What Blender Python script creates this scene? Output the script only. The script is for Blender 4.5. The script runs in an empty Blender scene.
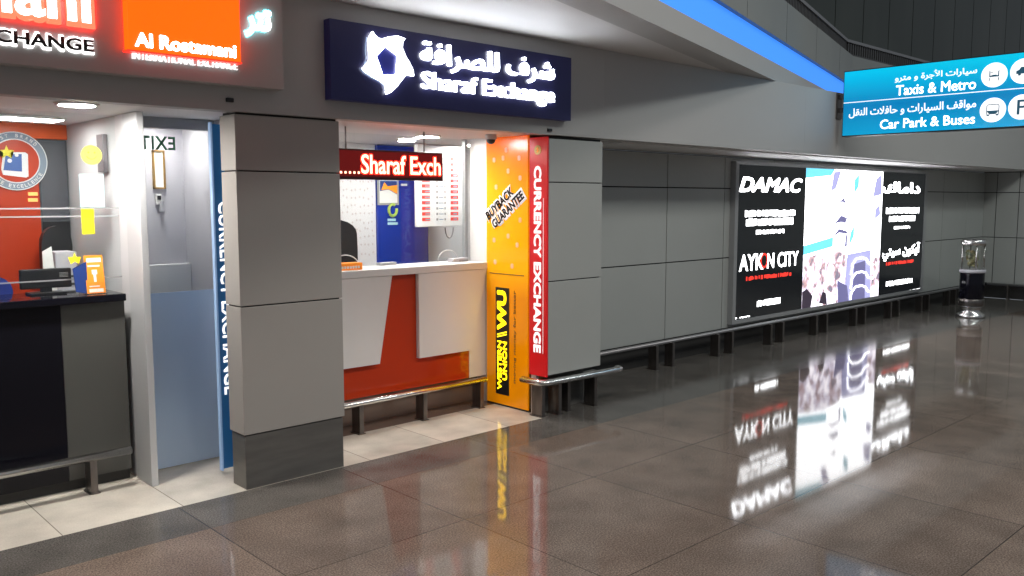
import bpy, bmesh, math, random
from mathutils import Vector, Matrix

random.seed(7)
SC = bpy.context.scene
COL = SC.collection

# ------------------------------------------------------------------ camera
CX, CY, F = 512.0, 288.0, 862.494
H = 1.75
_c = lambda x, y, z: Vector((x, y, z))
ax = _c(1432 - CX, 200 - CY, F).normalized()      # wall direction seen from the lens
ay = _c(-305 - CX, 200 - CY, F).normalized()      # direction into the shops
az = ax.cross(ay).normalized()
if az.y > 0: az = -az
def to_world(v): return Vector((ax.dot(v), ay.dot(v), az.dot(v)))
CAM = Vector((0, 0, H))
cam_d = bpy.data.cameras.new('camera'); cam = bpy.data.objects.new('camera', cam_d); COL.objects.link(cam)
r_, u_, b_ = to_world(_c(1, 0, 0)), to_world(_c(0, -1, 0)), to_world(_c(0, 0, -1))
cam.matrix_world = Matrix(((r_.x, u_.x, b_.x, 0), (r_.y, u_.y, b_.y, 0), (r_.z, u_.z, b_.z, H), (0, 0, 0, 1)))
cam_d.sensor_width = 36; cam_d.lens = F / 1024 * 36; cam_d.clip_start = 0.05; cam_d.clip_end = 200
SC.camera = cam

def pix(x, y): return to_world(_c(x - CX, y - CY, F))
def aty(x, y, Y):                                  # survey a point of the photo on the vertical plane Y
    d = pix(x, y); return CAM + d * (Y / d.y)
def atx(x, y, X):
    d = pix(x, y); return CAM + d * (X / d.x)
def atz(x, y, z=0.0):
    d = pix(x, y); return CAM + d * ((z - H) / d.z)

# ------------------------------------------------------------------ world, exposure, added hall lights
SC.view_settings.view_transform = 'Standard'; SC.view_settings.look = 'None'
SC.view_settings.gamma = 1; SC.view_settings.exposure = 0.18
SC.view_settings.use_curve_mapping = False
W = bpy.data.worlds.new('hall_air'); SC.world = W; W.use_nodes = True
W.node_tree.nodes['Background'].inputs[0].default_value = (0.80, 0.86, 0.95, 1)
W.node_tree.nodes['Background'].inputs[1].default_value = 0.16
SC.cycles.max_bounces = 10; SC.cycles.transparent_max_bounces = 16
SC.cycles.use_denoising = True
SC.cycles.sample_clamp_indirect = 6

def area(name, loc, size, power, color=(1, 1, 1), aim=(0, 0, -1), parent=None, spread=math.pi):
    l = bpy.data.lights.new(name, 'AREA'); l.shape = 'RECTANGLE'; l.size, l.size_y = size
    l.energy = power; l.color = color; l.spread = spread
    o = bpy.data.objects.new(name, l); COL.objects.link(o); o.location = loc
    o.rotation_euler = Vector(aim).to_track_quat('-Z', 'Y').to_euler()
    if parent: o.parent = parent; o.location = Vector(loc) - WL[parent.name]
    return o
WL = {}
area('hall_fill', (1.5, -1.5, 7.6), (5, 1.0), 330, (1.0, 0.93, 0.87))  # unseen area lights, added high behind the camera to light the hall
area('hall_fill', (7.0, -2.5, 7.6), (5, 1.0), 280, (0.98, 1.0, 0.96))
area('hall_fill', (13.5, -1.0, 7.6), (5, 1.0), 190, (0.90, 1.0, 0.98))

# ------------------------------------------------------------------ materials
def principled(name, col, rough=0.5, metal=0.0, spec=0.5, coat=0.0, emit=None, es=0.0):
    m = bpy.data.materials.new(name); m.use_nodes = True
    b = m.node_tree.nodes['Principled BSDF']
    b.inputs['Base Color'].default_value = (*col, 1)
    b.inputs['Roughness'].default_value = rough; b.inputs['Metallic'].default_value = metal
    b.inputs['Specular IOR Level'].default_value = spec
    b.inputs['Coat Weight'].default_value = coat
    if emit: b.inputs['Emission Color'].default_value = (*emit, 1); b.inputs['Emission Strength'].default_value = es
    return m
def nodes(m): return m.node_tree.nodes, m.node_tree.links
def mottled(name, c1, c2, scale, rough, metal=0.0, bump=0.0, stretch=(1, 1, 1), r2=None, spec=0.5):
    m = principled(name, c1, rough, metal, spec); N, L = nodes(m); b = N['Principled BSDF']
    tc = N.new('ShaderNodeTexCoord'); mp = N.new('ShaderNodeMapping'); nz = N.new('ShaderNodeTexNoise'); rp = N.new('ShaderNodeValToRGB')
    mp.inputs['Scale'].default_value = stretch
    nz.inputs['Scale'].default_value = scale; nz.inputs['Detail'].default_value = 4
    rp.color_ramp.elements[0].position = 0.35; rp.color_ramp.elements[1].position = 0.65
    rp.color_ramp.elements[0].color = (*c1, 1); rp.color_ramp.elements[1].color = (*c2, 1)
    L.new(tc.outputs['Object'], mp.inputs[0]); L.new(mp.outputs[0], nz.inputs['Vector']); L.new(nz.outputs['Fac'], rp.inputs[0]); L.new(rp.outputs[0], b.inputs['Base Color'])
    if r2 is not None:
        mr = N.new('ShaderNodeMapRange'); mr.inputs['To Min'].default_value = rough; mr.inputs['To Max'].default_value = r2
        L.new(nz.outputs['Fac'], mr.inputs[0]); L.new(mr.outputs[0], b.inputs['Roughness'])
    if bump:
        bp = N.new('ShaderNodeBump'); bp.inputs['Strength'].default_value = bump; bp.inputs['Distance'].default_value = 0.002
        L.new(nz.outputs['Fac'], bp.inputs['Height']); L.new(bp.outputs[0], b.inputs['Normal'])
    return m
def glow(name, col, strength):
    m = principled(name, tuple(c * 0.6 for c in col), 0.4, emit=col, es=strength); return m
def glass(name, tint=(0.96, 0.98, 0.98), f0=0.045):
    m = bpy.data.materials.new(name); m.use_nodes = True; N, L = nodes(m); N.remove(N['Principled BSDF'])
    t = N.new('ShaderNodeBsdfTransparent'); t.inputs[0].default_value = (*tint, 1)
    g = N.new('ShaderNodeBsdfGlossy'); g.inputs['Roughness'].default_value = 0.03
    lw = N.new('ShaderNodeLayerWeight'); lw.inputs[0].default_value = 0.5
    pw = N.new('ShaderNodeMath'); pw.operation = 'POWER'; pw.inputs[1].default_value = 5; L.new(lw.outputs['Facing'], pw.inputs[0])
    fr = N.new('ShaderNodeMath'); fr.operation = 'MULTIPLY_ADD'; fr.inputs[1].default_value = 0.5; fr.inputs[2].default_value = 0.02; L.new(pw.outputs[0], fr.inputs[0])
    mx = N.new('ShaderNodeMixShader'); L.new(fr.outputs[0], mx.inputs[0]); L.new(t.outputs[0], mx.inputs[1]); L.new(g.outputs[0], mx.inputs[2])
    L.new(mx.outputs[0], N['Material Output'].inputs[0]); return m
def granite(name, ca, cb, cc, w, x0, y0, joint=(0.055, 0.045, 0.04), rough=0.10, row=None):
    m = principled(name, ca, rough, 0, 0.32); N, L = nodes(m); b = N['Principled BSDF']
    tc = N.new('ShaderNodeTexCoord'); mp = N.new('ShaderNodeMapping'); mp.inputs['Location'].default_value = (-x0, -y0, 0)
    L.new(tc.outputs['Object'], mp.inputs[0])
    br = N.new('ShaderNodeTexBrick'); br.offset = 0; br.squash = 1
    br.inputs['Scale'].default_value = 1; br.inputs['Brick Width'].default_value = w; br.inputs['Row Height'].default_value = row or w
    br.inputs['Mortar Size'].default_value = 0.0035; br.inputs['Mortar Smooth'].default_value = 0.3
    br.inputs['Color1'].default_value = (0.86, 0.86, 0.86, 1); br.inputs['Color2'].default_value = (1.12, 1.10, 1.08, 1); br.inputs['Mortar'].default_value = (1, 1, 1, 1)
    L.new(mp.outputs[0], br.inputs['Vector'])
    n1 = N.new('ShaderNodeTexNoise'); n1.inputs['Scale'].default_value = 120; n1.inputs['Detail'].default_value = 3
    n2 = N.new('ShaderNodeTexNoise'); n2.inputs['Scale'].default_value = 3.0; n2.inputs['Detail'].default_value = 5
    L.new(tc.outputs['Object'], n1.inputs['Vector']); L.new(tc.outputs['Object'], n2.inputs['Vector'])
    rp = N.new('ShaderNodeValToRGB'); e = rp.color_ramp.elements
    e[0].position = 0.33; e[0].color = (*cb, 1); e[1].position = 0.68; e[1].color = (*cc, 1)
    k = e.new(0.5); k.color = (*ca, 1)
    L.new(n1.outputs['Fac'], rp.inputs[0])
    m1 = N.new('ShaderNodeMix'); m1.data_type = 'RGBA'; m1.blend_type = 'MULTIPLY'; m1.inputs[0].default_value = 1
    L.new(rp.outputs[0], m1.inputs[6]); L.new(br.outputs['Color'], m1.inputs[7])
    r2 = N.new('ShaderNodeMapRange'); r2.inputs['From Min'].default_value = 0.3; r2.inputs['From Max'].default_value = 0.7
    r2.inputs['To Min'].default_value = 0.80; r2.inputs['To Max'].default_value = 1.2; L.new(n2.outputs['Fac'], r2.inputs[0])
    m2 = N.new('ShaderNodeVectorMath'); m2.operation = 'SCALE'; L.new(m1.outputs[2], m2.inputs[0]); L.new(r2.outputs[0], m2.inputs['Scale'])
    m3 = N.new('ShaderNodeMix'); m3.data_type = 'RGBA'; L.new(br.outputs['Fac'], m3.inputs[0]); L.new(m2.outputs[0], m3.inputs[6]); m3.inputs[7].default_value = (*joint, 1)
    L.new(m3.outputs[2], b.inputs['Base Color'])
    r3 = N.new('ShaderNodeMapRange'); r3.inputs['To Min'].default_value = rough * 0.8; r3.inputs['To Max'].default_value = rough * 1.25; L.new(n2.outputs['Fac'], r3.inputs[0]); L.new(r3.outputs[0], b.inputs['Roughness'])
    bp = N.new('ShaderNodeBump'); bp.inputs['Strength'].default_value = 0.01; bp.inputs['Distance'].default_value = 0.002; L.new(n2.outputs['Fac'], bp.inputs['Height']); L.new(bp.outputs[0], b.inputs['Normal'])
    return m

M = dict(
    granite=granite('brown_granite', (0.165, 0.130, 0.107), (0.095, 0.073, 0.060), (0.26, 0.212, 0.178), 1.07, 2.96, 2.45, rough=0.06),
    border=granite('grey_granite', (0.120, 0.112, 0.102), (0.075, 0.070, 0.063), (0.18, 0.17, 0.155), 1.07, 2.96, 4.36, rough=0.12),
    white_tile=granite('cream_tile', (0.66, 0.62, 0.54), (0.62, 0.58, 0.50), (0.70, 0.66, 0.58), 0.64, 1.28, 4.79, joint=(0.25, 0.22, 0.19), rough=0.10, row=1.9),
    panel=mottled('grey_aluminium_panel', (0.36, 0.375, 0.36), (0.385, 0.40, 0.385), 0.8, 0.42),
    clad=mottled('pillar_cladding', (0.35, 0.33, 0.305), (0.37, 0.35, 0.325), 0.8, 0.40),
    joint=principled('black_joint', (0.015, 0.015, 0.015), 0.8),
    fascia=mottled('grey_fascia_paint', (0.41, 0.405, 0.395), (0.43, 0.425, 0.415), 0.6, 0.5),
    ceiling=mottled('white_ceiling_paint', (0.62, 0.61, 0.60), (0.65, 0.64, 0.63), 0.8, 0.6),
    shop_ceiling=principled('white_ceiling_board', (0.74, 0.73, 0.73), 0.55),
    white=mottled('white_laminate', (0.74, 0.73, 0.72), (0.78, 0.77, 0.76), 1.5, 0.3),
    wall_white=mottled('white_wall_paint', (0.68, 0.68, 0.69), (0.72, 0.72, 0.73), 1.0, 0.55),
    lilac=mottled('pale_grey_wall', (0.50, 0.49, 0.53), (0.53, 0.52, 0.56), 1.0, 0.5),
    plinth=mottled('dark_metal_plinth', (0.12, 0.115, 0.108), (0.145, 0.14, 0.13), 4, 0.30, 0.2, stretch=(1, 1, 6)),
    dark=principled('dark_recess', (0.03, 0.029, 0.028), 0.5),
    brownglass=principled('dark_brown_base', (0.17, 0.12, 0.095), 0.12),
    steel=mottled('brushed_steel', (0.62, 0.61, 0.60), (0.68, 0.67, 0.66), 3, 0.24, 1.0),
    darksteel=mottled('dark_brushed_steel', (0.16, 0.145, 0.135), (0.22, 0.20, 0.19), 30, 0.28, 0.9, stretch=(1, 1, 0.1)),
    black=principled('black_gloss', (0.006, 0.006, 0.010), 0.08, 0, 0.25),
    blackmat=principled('black_plastic', (0.012, 0.012, 0.014), 0.4),
    counter_grey=principled('grey_counter_panel', (0.095, 0.095, 0.088), 0.3, 0, 0.3),
    red_gloss=principled('red_orange_gloss', (0.50, 0.040, 0.008), 0.12),
    red_wall=principled('red_wall_laminate', (0.50, 0.045, 0.012), 0.3),
    orange_wall=principled('orange_wall_laminate', (0.85, 0.13, 0.02), 0.3),
    navy=principled('navy_sign_face', (0.012, 0.012, 0.050), 0.3, emit=(0.010, 0.010, 0.07), es=0.15),
    blue=principled('blue_panel', (0.012, 0.035, 0.30), 0.25),
    cobalt=principled('cobalt_fabric', (0.02, 0.045, 0.30), 0.6),
    glass=glass('clear_glass'),
    frame=principled('grey_metal_frame', (0.36, 0.37, 0.38), 0.35, 0.3),
    lightpost=principled('pale_metal_post', (0.60, 0.61, 0.62), 0.35, 0.1),
    green=principled('green_film', (0.01, 0.12, 0.05), 0.4),
    gold=principled('gold_frame', (0.45, 0.27, 0.08), 0.35, 0.6),
    paper=principled('white_paper', (0.75, 0.75, 0.73), 0.6),
    white_glow=glow('white_letter_light', (1.0, 1.0, 1.0), 3.2),
    sharaf_glow=glow('cool_white_letter_light', (0.93, 0.96, 1.0), 8.5),
    red_glow=glow('red_edge_light', (1.0, 0.03, 0.015), 1.5),
    red_halo=glow('red_halo_light', (1.0, 0.03, 0.015), 9.0),
    orange_glow=glow('orange_sign_light', (1.0, 0.048, 0.0005), 3.0),
    cyan_glow=glow('cyan_letter_light', (0.15, 0.9, 1.0), 6.0),
    led=glow('red_led_light', (1.0, 0.45, 0.30), 3.5),
    led_red=glow('red_led_halo', (1.0, 0.02, 0.01), 5),
    led_box=principled('dark_red_led_face', (0.09, 0.008, 0.006), 0.3, emit=(0.5, 0.01, 0.008), es=0.18),
    cove=glow('blue_cove_light', (0.045, 0.25, 0.98), 0.95),
    lamp=glow('warm_white_lamp', (1.0, 0.96, 0.90), 7.0),
    screen_white=glow('billboard_white', (0.97, 0.98, 1.0), 4.2),
    screen_black=principled('billboard_black', (0.012, 0.013, 0.015), 0.12, emit=(0.35, 0.45, 0.55), es=0.010),
    screen_red=glow('billboard_red', (1.0, 0.045, 0.03), 1.0),
    screen_cyan=glow('billboard_cyan', (0.16, 0.62, 0.80), 1.2),
    screen_lilac=glow('billboard_lilac', (0.45, 0.45, 0.78), 0.9),
    screen_slate=glow('billboard_slate', (0.20, 0.19, 0.40), 0.7),
    screen_dark=glow('billboard_dark', (0.06, 0.045, 0.07), 0.6),
    yellow_glow=glow('yellow_letter_light', (1.0, 0.72, 0.01), 1.7),
    yellow=principled('yellow_print', (0.75, 0.65, 0.02), 0.4),
    brownprint=principled('brown_print', (0.25, 0.09, 0.01), 0.5),
    pinkprint=principled('pale_pink_print', (0.75, 0.42, 0.25), 0.5, emit=(0.9, 0.45, 0.3), es=0.15),
    teal_white=glow('white_sign_letters', (1.0, 1.0, 1.0), 0.95),
    darkteal=glow('dark_pictogram', (0.02, 0.10, 0.16), 0.5),
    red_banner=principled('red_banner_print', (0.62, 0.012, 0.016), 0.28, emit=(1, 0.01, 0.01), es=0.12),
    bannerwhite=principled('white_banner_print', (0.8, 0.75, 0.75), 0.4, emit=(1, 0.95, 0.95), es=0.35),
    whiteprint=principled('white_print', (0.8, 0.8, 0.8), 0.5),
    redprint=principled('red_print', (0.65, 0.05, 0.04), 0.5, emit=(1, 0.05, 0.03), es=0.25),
    greyprint=principled('grey_print', (0.3, 0.3, 0.3), 0.5),
    blueprint=principled('blue_print', (0.02, 0.05, 0.22), 0.4),
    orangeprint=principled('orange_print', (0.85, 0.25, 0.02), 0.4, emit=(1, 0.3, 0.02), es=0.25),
    greyring=principled('grey_blue_ring', (0.25, 0.31, 0.38), 0.5),
    limeprint=principled('lime_print', (0.45, 0.62, 0.12), 0.5),
    screenblue=principled('pale_blue_print', (0.42, 0.68, 0.78), 0.5),
    acrylic=glass('clear_acrylic', (0.98, 0.98, 0.97)),
    upper=mottled('upper_wall_paint', (0.22, 0.23, 0.225), (0.25, 0.26, 0.25), 0.7, 0.5),
    darkglass=mottled('dark_green_panel', (0.050, 0.066, 0.052), (0.085, 0.10, 0.08), 0.6, 0.3, stretch=(1, 1, 0.4)),
    rail_dark=principled('dark_baluster', (0.06, 0.06, 0.062), 0.5),
    greyrail=principled('grey_handrail', (0.30, 0.30, 0.31), 0.4, 0.6),
    bulb=principled('dome_plastic', (0.6, 0.6, 0.6), 0.3),
    litter=mottled('mixed_litter', (0.30, 0.26, 0.12), (0.20, 0.24, 0.16), 12, 0.6),
    lightbox=principled('blue_lightbox_face', (0.02, 0.11, 0.26), 0.3, emit=(0.02, 0.12, 0.32), es=0.2),
    lightboxedge=principled('pale_blue_edge', (0.30, 0.42, 0.62), 0.3, emit=(0.3, 0.5, 0.8), es=0.2),
)
def frosted():
    m = principled('frosted_blue_film', (0.70, 0.84, 0.98), 0.30); N, L = nodes(m); b = N['Principled BSDF']
    t = N.new('ShaderNodeBsdfTranslucent'); t.inputs[0].default_value = (0.60, 0.80, 1.0, 1)
    mx = N.new('ShaderNodeMixShader'); mx.inputs[0].default_value = 0.3; L.new(b.outputs[0], mx.inputs[1]); L.new(t.outputs[0], mx.inputs[2]); L.new(mx.outputs[0], N['Material Output'].inputs[0]); return m
M['frosted'] = frosted()
def grad_emit(name, stops, axis, lo, hi, strength, base=0.6):
    m = principled(name, (0.5, 0.5, 0.5), 0.22); N, L = nodes(m); b = N['Principled BSDF']
    g = N.new('ShaderNodeNewGeometry'); sp = N.new('ShaderNodeSeparateXYZ'); mr = N.new('ShaderNodeMapRange'); rp = N.new('ShaderNodeValToRGB')
    mr.inputs['From Min'].default_value = lo; mr.inputs['From Max'].default_value = hi
    L.new(g.outputs['Position'], sp.inputs[0]); L.new(sp.outputs[axis], mr.inputs[0]); L.new(mr.outputs[0], rp.inputs[0])
    e = rp.color_ramp.elements; e[0].position, e[0].color = stops[0][0], (*stops[0][1], 1); e[1].position, e[1].color = stops[-1][0], (*stops[-1][1], 1)
    for p, c in stops[1:-1]: k = e.new(p); k.color = (*c, 1)
    L.new(rp.outputs[0], b.inputs['Emission Color']); b.inputs['Emission Strength'].default_value = strength
    L.new(rp.outputs[0], b.inputs['Base Color']); return m
# printed colour gradients of the artwork on the backlit faces
M['wu'] = grad_emit('orange_yellow_print', [(0, (0.72, 0.24, 0.0)), (0.42, (0.70, 0.22, 0.0)), (0.52, (0.88, 0.38, 0.0)), (0.78, (0.9, 0.33, 0.0)), (1, (0.9, 0.14, 0.0))], 2, 0, 2.25, 0.34)
M['teal'] = grad_emit('teal_sign_print', [(0, (0.0, 0.33, 0.60)), (0.45, (0.0, 0.20, 0.46)), (0.55, (0.0, 0.26, 0.52)), (1, (0.0, 0.55, 0.78))], 2, 2.47, 3.2, 0.68)
def city_art():
    m = glow('billboard_city', (1, 1, 1), 1.0); N, L = nodes(m); b = N['Principled BSDF']
    g = N.new('ShaderNodeNewGeometry')
    n = N.new('ShaderNodeTexNoise'); n.inputs['Scale'].default_value = 7.5; n.inputs['Distortion'].default_value = 0.4; n.inputs['Detail'].default_value = 6
    rp = N.new('ShaderNodeValToRGB'); e = rp.color_ramp.elements
    e[0].position = 0.36; e[0].color = (0.10, 0.07, 0.14, 1); e[1].position = 0.60; e[1].color = (1.6, 1.5, 1.6, 1)
    k = e.new(0.42); k.color = (0.45, 0.22, 0.22, 1); k = e.new(0.49); k.color = (0.75, 0.70, 0.95, 1)
    L.new(g.outputs['Position'], n.inputs['Vector']); L.new(n.outputs['Fac'], rp.inputs[0])
    L.new(rp.outputs[0], b.inputs['Emission Color']); b.inputs['Emission Strength'].default_value = 1.3
    return m
M['city'] = city_art()

# ------------------------------------------------------------------ mesh builders
class MB:
    def __init__(s): s.bm = bmesh.new()
    def box(s, x0, x1, y0, y1, z0, z1, mi=0, bev=0.0):
        t = bmesh.new()
        vs = [t.verts.new((x, y, z)) for x in (x0, x1) for y in (y0, y1) for z in (z0, z1)]
        for f in ((0, 1, 3, 2), (4, 6, 7, 5), (0, 4, 5, 1), (2, 3, 7, 6), (0, 2, 6, 4), (1, 5, 7, 3)): t.faces.new([vs[i] for i in f])
        if bev: bmesh.ops.bevel(t, geom=t.edges[:], offset=bev, segments=2, affect='EDGES', profile=0.6)
        s.add(t, mi); return s
    def add(s, t, mi=0):
        bmesh.ops.recalc_face_normals(t, faces=t.faces[:])
        mp = {v: s.bm.verts.new(v.co) for v in t.verts}
        for f in t.faces:
            try: g = s.bm.faces.new([mp[v] for v in f.verts])
            except ValueError: continue
            g.material_index = mi; g.smooth = f.smooth
        t.free()
    def prism(s, pts, n, d, mi=0):                 # polygon pts (3-D) pushed along n by d
        t = bmesh.new(); n = Vector(n) * d
        a = [t.verts.new(Vector(p)) for p in pts]; b = [t.verts.new(Vector(p) + n) for p in pts]
        t.faces.new(a); t.faces.new(b[::-1])
        for i in range(len(a)): j = (i + 1) % len(a); t.faces.new([a[i], a[j], b[j], b[i]])
        bmesh.ops.triangulate(t, faces=[f for f in t.faces if len(f.verts) > 4])
        s.add(t, mi); return s
    def tube(s, path, r, seg=12, mi=0, sy=1.0):
        t = bmesh.new(); path = [Vector(p) for p in path]; rings = []
        for i, p in enumerate(path):
            d = (path[min(i + 1, len(path) - 1)] - path[max(i - 1, 0)]).normalized()
            up = Vector((0, 0, 1)) if abs(d.z) < 0.9 else Vector((0, 1, 0))
            a = d.cross(up).normalized(); b = a.cross(d).normalized()
            rings.append([t.verts.new(p + a * math.cos(k * 2 * math.pi / seg) * r * sy + b * math.sin(k * 2 * math.pi / seg) * r) for k in range(seg)])
        for q, w in zip(rings, rings[1:]):
            for k in range(seg): f = t.faces.new([q[k], q[(k + 1) % seg], w[(k + 1) % seg], w[k]]); f.smooth = True
        t.faces.new(rings[0]); t.faces.new(rings[-1][::-1]); s.add(t, mi); return s
    def lathe(s, prof, c, seg=32, mi=0, axis='z', smooth=True):
        t = bmesh.new(); c = Vector(c); rings = []
        for r, z in prof:
            ring = []
            for k in range(seg):
                a = k * 2 * math.pi / seg; u, v = r * math.cos(a), r * math.sin(a)
                ring.append(t.verts.new(c + (Vector((u, v, z)) if axis == 'z' else Vector((u, z, v)) if axis == 'y' else Vector((z, u, v)))))
            rings.append(ring)
        for q, w in zip(rings, rings[1:]):
            for k in range(seg): f = t.faces.new([q[k], q[(k + 1) % seg], w[(k + 1) % seg], w[k]]); f.smooth = smooth
        if prof[0][0] > 1e-5: t.faces.new(rings[0])
        if prof[-1][0] > 1e-5: t.faces.new(rings[-1][::-1])
        bmesh.ops.remove_doubles(t, verts=t.verts[:], dist=1e-6); s.add(t, mi); return s
    def build(s, name, mats, parent=None, loc=None):
        if not isinstance(mats, (list, tuple)): mats = [mats]
        me = bpy.data.meshes.new(name)
        if parent is not None: base = WL[parent.name]
        elif loc is not None: base = Vector(loc)
        else:
            co = [v.co for v in s.bm.verts]
            base = Vector(((min(c.x for c in co) + max(c.x for c in co)) / 2, (min(c.y for c in co) + max(c.y for c in co)) / 2, min(c.z for c in co)))
        for v in s.bm.verts: v.co -= base
        s.bm.to_mesh(me); s.bm.free()
        for m in mats: me.materials.append(M[m] if isinstance(m, str) else m)
        o = bpy.data.objects.new(name, me); COL.objects.link(o)
        if parent is not None: o.parent = parent
        else: o.location = base
        WL[o.name] = base.copy(); return o
def tag(o, label, cat, group=None):
    o['label'] = label; o['category'] = cat
    if group: o['group'] = group
    return o
def thing(name, loc, label, cat, group=None):
    o = bpy.data.objects.new(name, None); COL.objects.link(o); o.location = loc; o.empty_display_size = 0.1
    WL[o.name] = Vector(loc); return tag(o, label, cat, group)
def struct(name, mb, mats, loc=(0, 0, 0)):
    o = mb.build(name, mats, loc=loc); o['kind'] = 'structure'; return o
def B(*a, **k): return MB().box(*a, **k)

# Arabic joining to presentation forms: isolated, final, initial, medial
AR = {'ا': 0xFE8D, 'آ': 0xFE81, 'أ': 0xFE83, 'ب': 0xFE8F, 'ة': 0xFE93, 'ت': 0xFE95, 'ج': 0xFE9D, 'ح': 0xFEA1, 'د': 0xFEA9, 'ر': 0xFEAD, 'س': 0xFEB1,
      'ش': 0xFEB5, 'ص': 0xFEB9, 'ف': 0xFED1, 'ق': 0xFED5, 'ك': 0xFED9, 'ل': 0xFEDD, 'م': 0xFEE1, 'ن': 0xFEE5, 'و': 0xFEED, 'ي': 0xFEF1, '1': 0xFEFB, '2': 0xFEF7}
RJ = 'اآأةدرو12'
def arabic(s):
    s = s.replace('لا', '1').replace('لأ', '2'); out = []
    for i, c in enumerate(s):
        if c not in AR: out.append(c); continue
        p = i > 0 and s[i - 1] in AR and s[i - 1] not in RJ
        n = i + 1 < len(s) and s[i + 1] in AR and c not in RJ
        out.append(chr(AR[c] + (3 if p and n else 1 if p else 2 if n else 0)))
    return ''.join(out[::-1])

def text(name, body, o, ux, uz, w, h, mat, parent, depth=0.004, bold=0.0, shear=0.0, lift=0.0, fat=0.0, spacing=1.0):
    c = bpy.data.curves.new('t', 'FONT'); c.body = body; c.offset = bold; c.resolution_u = 3; c.space_character = spacing; c.shear = shear
    ob = bpy.data.objects.new('t', c); COL.objects.link(ob); bpy.context.view_layer.update()
    me = bpy.data.meshes.new_from_object(ob.evaluated_get(bpy.context.evaluated_depsgraph_get()))
    bpy.data.objects.remove(ob); bpy.data.curves.remove(c)
    t = bmesh.new(); t.from_mesh(me); bpy.data.meshes.remove(me)
    bmesh.ops.remove_doubles(t, verts=t.verts[:], dist=1e-5)
    if fat:
        me2 = bpy.data.meshes.new('t'); t.to_mesh(me2); t.clear()
        for i in range(9):
            n0 = len(t.verts); t.from_mesh(me2); t.verts.ensure_lookup_table()
            for v in t.verts[n0:]:
                if i: v.co.x += fat * math.cos(i * math.pi / 4); v.co.y += fat * math.sin(i * math.pi / 4)
        bpy.data.meshes.remove(me2)
    g = bmesh.ops.extrude_face_region(t, geom=t.faces[:])
    for v in [e for e in g['geom'] if isinstance(e, bmesh.types.BMVert)]: v.co.z = 1
    x0 = min(v.co.x for v in t.verts); x1 = max(v.co.x for v in t.verts); y0 = min(v.co.y for v in t.verts); y1 = max(v.co.y for v in t.verts)
    o, ux, uz = Vector(o), Vector(ux).normalized(), Vector(uz).normalized(); n = ux.cross(uz)
    for v in t.verts:
        a = (v.co.x - x0) / (x1 - x0) * w; b = (v.co.y - y0) / (y1 - y0) * h; k = v.co.z
        v.co = o + ux * a + uz * b + n * (lift + k * depth)
    bmesh.ops.recalc_face_normals(t, faces=t.faces[:])
    m = MB(); m.bm.free(); m.bm = t
    return m.build(name, mat, parent)
XP, YP, ZP = Vector((1, 0, 0)), Vector((0, 1, 0)), Vector((0, 0, 1))
def wtext(name, body, X0, X1, Z0, Z1, Y, mat, parent, **k):      # lettering on a face looking towards -Y
    return text(name, body, (X0, Y, Z0), XP, ZP, X1 - X0, Z1 - Z0, mat, parent, **k)

# ================================================================== SETTING
VD = Vector((0.962, 0.273, 0)).normalized()                     # direction of the ceiling edge
VP = Vector((8.33, 4.79, 0))
def vline(x): return VP.y + (x - VP.x) * VD.y / VD.x
XL, XE = -3.0, 16.8
struct('floor', B(XL, 24, -6, 4.36, -0.10, 0.0), 'granite')
m = B(XL, 24, 4.36, 4.79, -0.10, 0.0); m.box(4.915, XE, 4.79, 5.75, -0.10, 0.0)
struct('trim_1', m, 'border')
m = B(XL, 4.915, 4.79, 5.42, -0.10, 0.0); m.box(XL, 2.65, 5.42, 6.7, -0.10, 0.0)
struct('trim_2', m, 'white_tile')
struct('floor', B(2.65, 4.915, 5.42, 6.95, -0.10, 0.0).box(4.915, 5.95, 5.75, 6.95, -0.10, 0.0), 'brownglass')

PZ = [0.27, 1.09, 1.88, 2.235]
def panel_wall(mb, lo, hi, joints, zs, axis='x', face=5.5, thick=0.10, gap=0.006):
    js = [lo] + [j for j in joints if lo < j < hi] + [hi]
    for a, b in zip(js, js[1:]):
        for z0, z1 in zip(zs, zs[1:]):
            if axis == 'x': mb.box(a + gap, b - gap, face, face + 0.02, z0 + gap, z1 - gap, 0, 0.003)
            else: mb.box(face, face + 0.02, a + gap, b - gap, z0 + gap, z1 - gap, 0, 0.003)
    if axis == 'x': mb.box(lo, hi, face + 0.012, face + thick, zs[0], zs[-1], 1)
    else: mb.box(face + 0.012, face + thick, lo, hi, zs[0], zs[-1], 1)
m = MB(); panel_wall(m, 5.95, XE, [7.42 + 1.07 * k for k in range(-2, 10)], PZ)
m.box(4.96, 5.95, 5.512, 5.6, 0.27, 2.235, 1)
m.box(5.56, 5.945, 5.5, 5.52, 0.276, 1.084); m.box(5.56, 5.945, 5.5, 5.52, 1.096, 1.874); m.box(5.56, 5.945, 5.5, 5.52, 1.886, 2.229)
struct('wall_back', m, ['panel', 'joint'])
struct('baseboard_back', B(5.0, XE, 5.60, 5.70, 0, 0.27), 'dark')
m = MB(); panel_wall(m, 0.2, 5.53, sorted([4.94 - 0.72 * k for k in range(0, 7)] + [5.3]), [0.27, 1.09, 1.88, 2.235, 2.98], 'y', XE)
struct('wall_right', m, ['panel', 'joint'])
struct('baseboard_right', B(XE + 0.1, XE + 0.2, 0.2, 5.7, 0, 0.27), 'dark')
# the lintel band over shops and wall, its underside
m = B(XL, XE, 4.77, 4.87, 2.258, 2.98, 0, 0.004)
for xx in (5.55, 8.9, 12.5): m.box(xx, xx + 0.004, 4.7695, 4.775, 2.26, 2.97, 0)
struct('trim_4', m, ['fascia'])
struct('ceiling', B(XL, 5.9, 4.87, 6.95, 2.27, 2.33), 'shop_ceiling')
struct('ceiling', B(5.9, XE, 4.87, 5.6, 2.245, 2.31), 'ceiling')
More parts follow.
